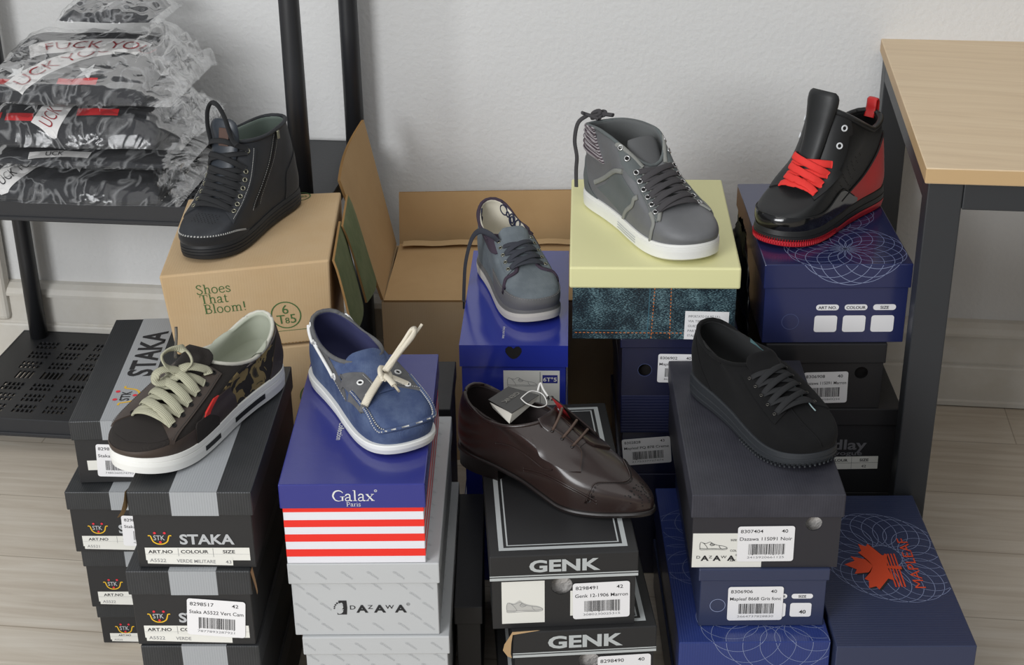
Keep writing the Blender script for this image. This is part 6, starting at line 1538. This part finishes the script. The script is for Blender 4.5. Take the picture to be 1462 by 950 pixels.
P4 = Pack('bagged black garment with black letters on a white band, bottom of the shelf pile', -1.262, -.935, -.398, -.13, .5226, .562, .565, 1.3, .008, .004).garment()
P4.ribbon([(.022, .008), (.060, .050), (.100, .100), (.150, .150)], .052, 'UCK YOU', TXTK, .038, .010, sx=.42)
P4.ribbon([(-.0+.004, .020), (.016, .060)], .030)
P4.star(.020, .085, .018, .3); P4.star(.165, .060, .019, .2)
P4.film(FILM, .005, .004, seed=2.1, right=.10)
P3 = Pack('bagged black garment with a folded white band, second from below in the shelf pile', -1.245, -.915, -.392, -.13, .5880, .606, .608, 2.6, .004, .003).garment()
P3.ribbon([(.075, .012), (.13, .022), (.185, .018)], .018, 'UCK', TXTK, .016, .03)
P3.film(FILM, .004, .004, seed=4.4, right=.08)
P2 = Pack('bagged black garment with a red stripe, second from the top of the shelf pile', -1.250, -.930, -.388, -.13, .6215, .678, .681, 3.9, .006, .004).garment()
P2.ribbon([(.115, .004), (.130, .040), (.150, .085), (.180, .135)], .052, 'UCK YOU', TXTR, .040, .006, sx=.40)
P2.star(.085, .052, .020, .1); P2.star(.205, .056, .020, .3); P2.stripe(.040, .092, .016, .013); P2.stripe(.170, .245, .026, .013); P2.stripe(.004, .030, .020, .012)
P2.film(FILM, .006, .005, seed=6.2, right=.12)
P1 = Pack('bagged black garment with lettered white bands and stars, top of the shelf pile', -1.252, -.945, -.388, -.13, .7000, .728, .772, 5.2, .008, .005).garment()
P1.ribbon([(.070, .012), (.090, .048), (.120, .090), (.160, .128), (.205, .150)], .048, 'UCK YOU', TXTR, .042, .012)
P1.ribbon([(.055, .128), (.105, .152), (.155, .160), (.215, .160), (.262, .148)], .052, 'FUCK YOU', TXTR, .042, .030, .0026)
P1.star(.062, .056, .020, .2); P1.star(.190, .060, .022, .15); P1.star(.020, .060, .016, .1); P1.stripe(.010, .062, .022, .014); P1.stripe(.145, .215, .026, .014)
P1.film(FILM, .007, .006, seed=8.8, right=.14)
P0 = Pack('small dark garment folded in a crinkled bag, behind the lettered pack on top', -1.155, -.985, -.215, -.09, .797, .812, .822, 7.7, .004, .004).garment()
P0.film(FILM2, .008, .008, seed=10.3, right=.10)
# loose bag ends that spill over the right side of the pile
def spill(P, x0, x1, y0, y1, z0, z1, seed, name='bag_end'):
    n, m_ = 44, 40; G = []
    for i in range(n+1):
        row = []
        for j in range(m_+1):
            u, v = i/n, j/m_; k = V((u*3.2+seed, v*3.2, seed*.7))
            x = x0+(x1-x0)*u+.018*NZ.noise(k*.9+V((9, 0, 0)))*(1-.3*u); y = y0+(y1-y0)*v+.012*NZ.noise(k*1.1)
            z = z0+(z1-z0)*(1-u)**.7*(.6+.4*math.sin(PI*v))+.030*(abs(NZ.noise(k*1.5+V((0, 4, 2))))-.2)+.005*NZ.noise(k*3.1)
            row.append(V((x, y, max(z, .003))))
        G.append(row)
    mb = MB(); mb.grid(G, 0, True, flip=True); mb.build(name, FILM2, P.root)
spill(P1, .125, .205, .05, .24, .01, .11, 3.3); spill(P2, .135, .215, .06, .22, .005, .075, 6.9); spill(P4, .14, .19, .02, .17, .004, .045, 9.1)

# ------------------------------------------------------------------ card tag tied to the brown shoe
TAGM = mat('charcoal_tag_card', (62, 61, 60), .5, .4); TAGW = mat('white_tag_inside', (206, 202, 192), .7, .3); STRG = mat('white_string', (214, 212, 208), .8, .2)
tq = [V(q) for q in ((-.0345, 1.9075, .4640), (-.0065, 1.9420, .4660), (.0370, 1.9080, .4700), (-.0020, 1.8640, .4655))]
tb = sum(tq, V((0, 0, 0)))/4; tg = thing('hang_tag', 'charcoal folded card tag tied with white string, in the opening of the brown shoe', 'tag', tuple(tb))
q = [p-tb for p in tq]; dn = V((0, 0, -.0008)); mb = MB()
mb.add(q+[p+dn for p in q], [(0, 3, 2, 1), (4, 5, 6, 7), (0, 4, 7, 3), (3, 7, 6, 2), (2, 6, 5, 1), (1, 5, 4, 0)], 0)
for p in mb.f: pass
tp_ = PL(q[2], q[1]-q[2], (q[3]-q[2]))       # lettering seen upside down from the front
tp_.N = V((0, 0, 1)) if tp_.N.z < 0 else tp_.N
tw, th_ = (q[1]-q[2]).length, (q[3]-q[2]).length
tl = PL(q[2], q[3]-q[2], -(q[1]-q[2])); tl.N = V((0, 0, 1))
tl2 = PL(q[1], q[0]-q[1], q[2]-q[1]); tl2.N = V((0, 0, 1))
mb.build('tag_cover', TAGM, tg)
m2 = MB(); f2 = [q[0]+V((.002, -.001, -.0040)), q[3]+V((.0005, .001, -.0012)), q[3]+V((-.0030, -.0030, -.0150)), q[0]+V((.006, .004, -.0160))]
g2 = [q[3]+V((.0002, 0, -.001)), q[2]+V((0, 0, -.001)), q[2]+V((-.004, -.002, -.008)), q[3]+V((-.002, -.003, -.014))]
m2.add(f2, [(0, 1, 2, 3)]); m2.add(g2, [(0, 1, 2, 3)]); m2.build('tag_inside', TAGW, tg)
m3 = MB(); m3.text(tl2, 'GENK', .0255, .0215, .0115, .0006, 0, .02, 'c', 1.1, 0); m3.build('tag_lettering', mat('tag_grey_print', (120, 118, 112), .5, .3), tg)
m4 = MB(); s0 = q[2]+V((-.004, -.003, .001))
m4.tube([tuple(s0+V(p)) for p in cr([(-.022, -.012, .002), (-.010, -.004, .008), (.0, .0, .006), (.010, -.004, .002), (.014, -.016, -.006), (.002, -.024, -.006), (-.014, -.020, -.002), (-.022, -.012, .002)], 50)], .0008, 6)
m4.tube([tuple(s0+V(p)) for p in cr([(.002, .004, .004), (.006, .010, .014), (.010, .006, .006), (.016, -.002, -.001)], 20)], .0016, 6)
m4.build('string', STRG, tg)
# ------------------------------------------------------------------ camera
cam = bpy.data.cameras.new('camera'); co = bpy.data.objects.new('camera', cam); COL.objects.link(co)
th, ro = .4527, -.0129
fw = V((0, math.cos(th), -math.sin(th))); rt = V((1, 0, 0)); up = rt.cross(fw)
r2 = rt*math.cos(ro)+up*math.sin(ro); u2 = up*math.cos(ro)-rt*math.sin(ro)
co.matrix_world = Matrix(((r2.x, u2.x, -fw.x, 0), (r2.y, u2.y, -fw.y, 0), (r2.z, u2.z, -fw.z, 1.496), (0, 0, 0, 1)))
cam.sensor_fit = 'HORIZONTAL'; cam.sensor_width = 22.3; cam.lens = 2200/1462*22.3
cam.clip_start = .05; cam.clip_end = 50
SC.camera = co
# ------------------------------------------------------------------ light: a big window on the left behind the camera, room bounce
def area(name, loc, target, sx, sy, watts, col):
    l = bpy.data.lights.new(name, 'AREA'); l.shape = 'RECTANGLE'; l.size = sx; l.size_y = sy; l.energy = watts; l.color = col
    o = bpy.data.objects.new(name, l); COL.objects.link(o); o.location = loc
    o.rotation_euler = (V(target)-V(loc)).to_track_quat('-Z', 'Y').to_euler(); return o
area('window_daylight', (-2.3, -1.3, 1.9), (0, 2.2, .5), 2.0, 1.7, 134, (.97, .985, 1.0))
area('ceiling_bounce', (-.3, .6, 3.0), (-0.1, 2.0, 0), 3.0, 3.0, 30, (1.0, .99, .97))
w = bpy.data.worlds.new('room_ambient'); SC.world = w; w.use_nodes = True
w.node_tree.nodes['Background'].inputs['Color'].default_value = (.93, .96, 1.0, 1)
w.node_tree.nodes['Background'].inputs['Strength'].default_value = .26
SC.view_settings.view_transform = 'Standard'; SC.view_settings.look = 'None'; SC.view_settings.gamma = 1; SC.view_settings.exposure = 0
SC.view_settings.use_curve_mapping = False
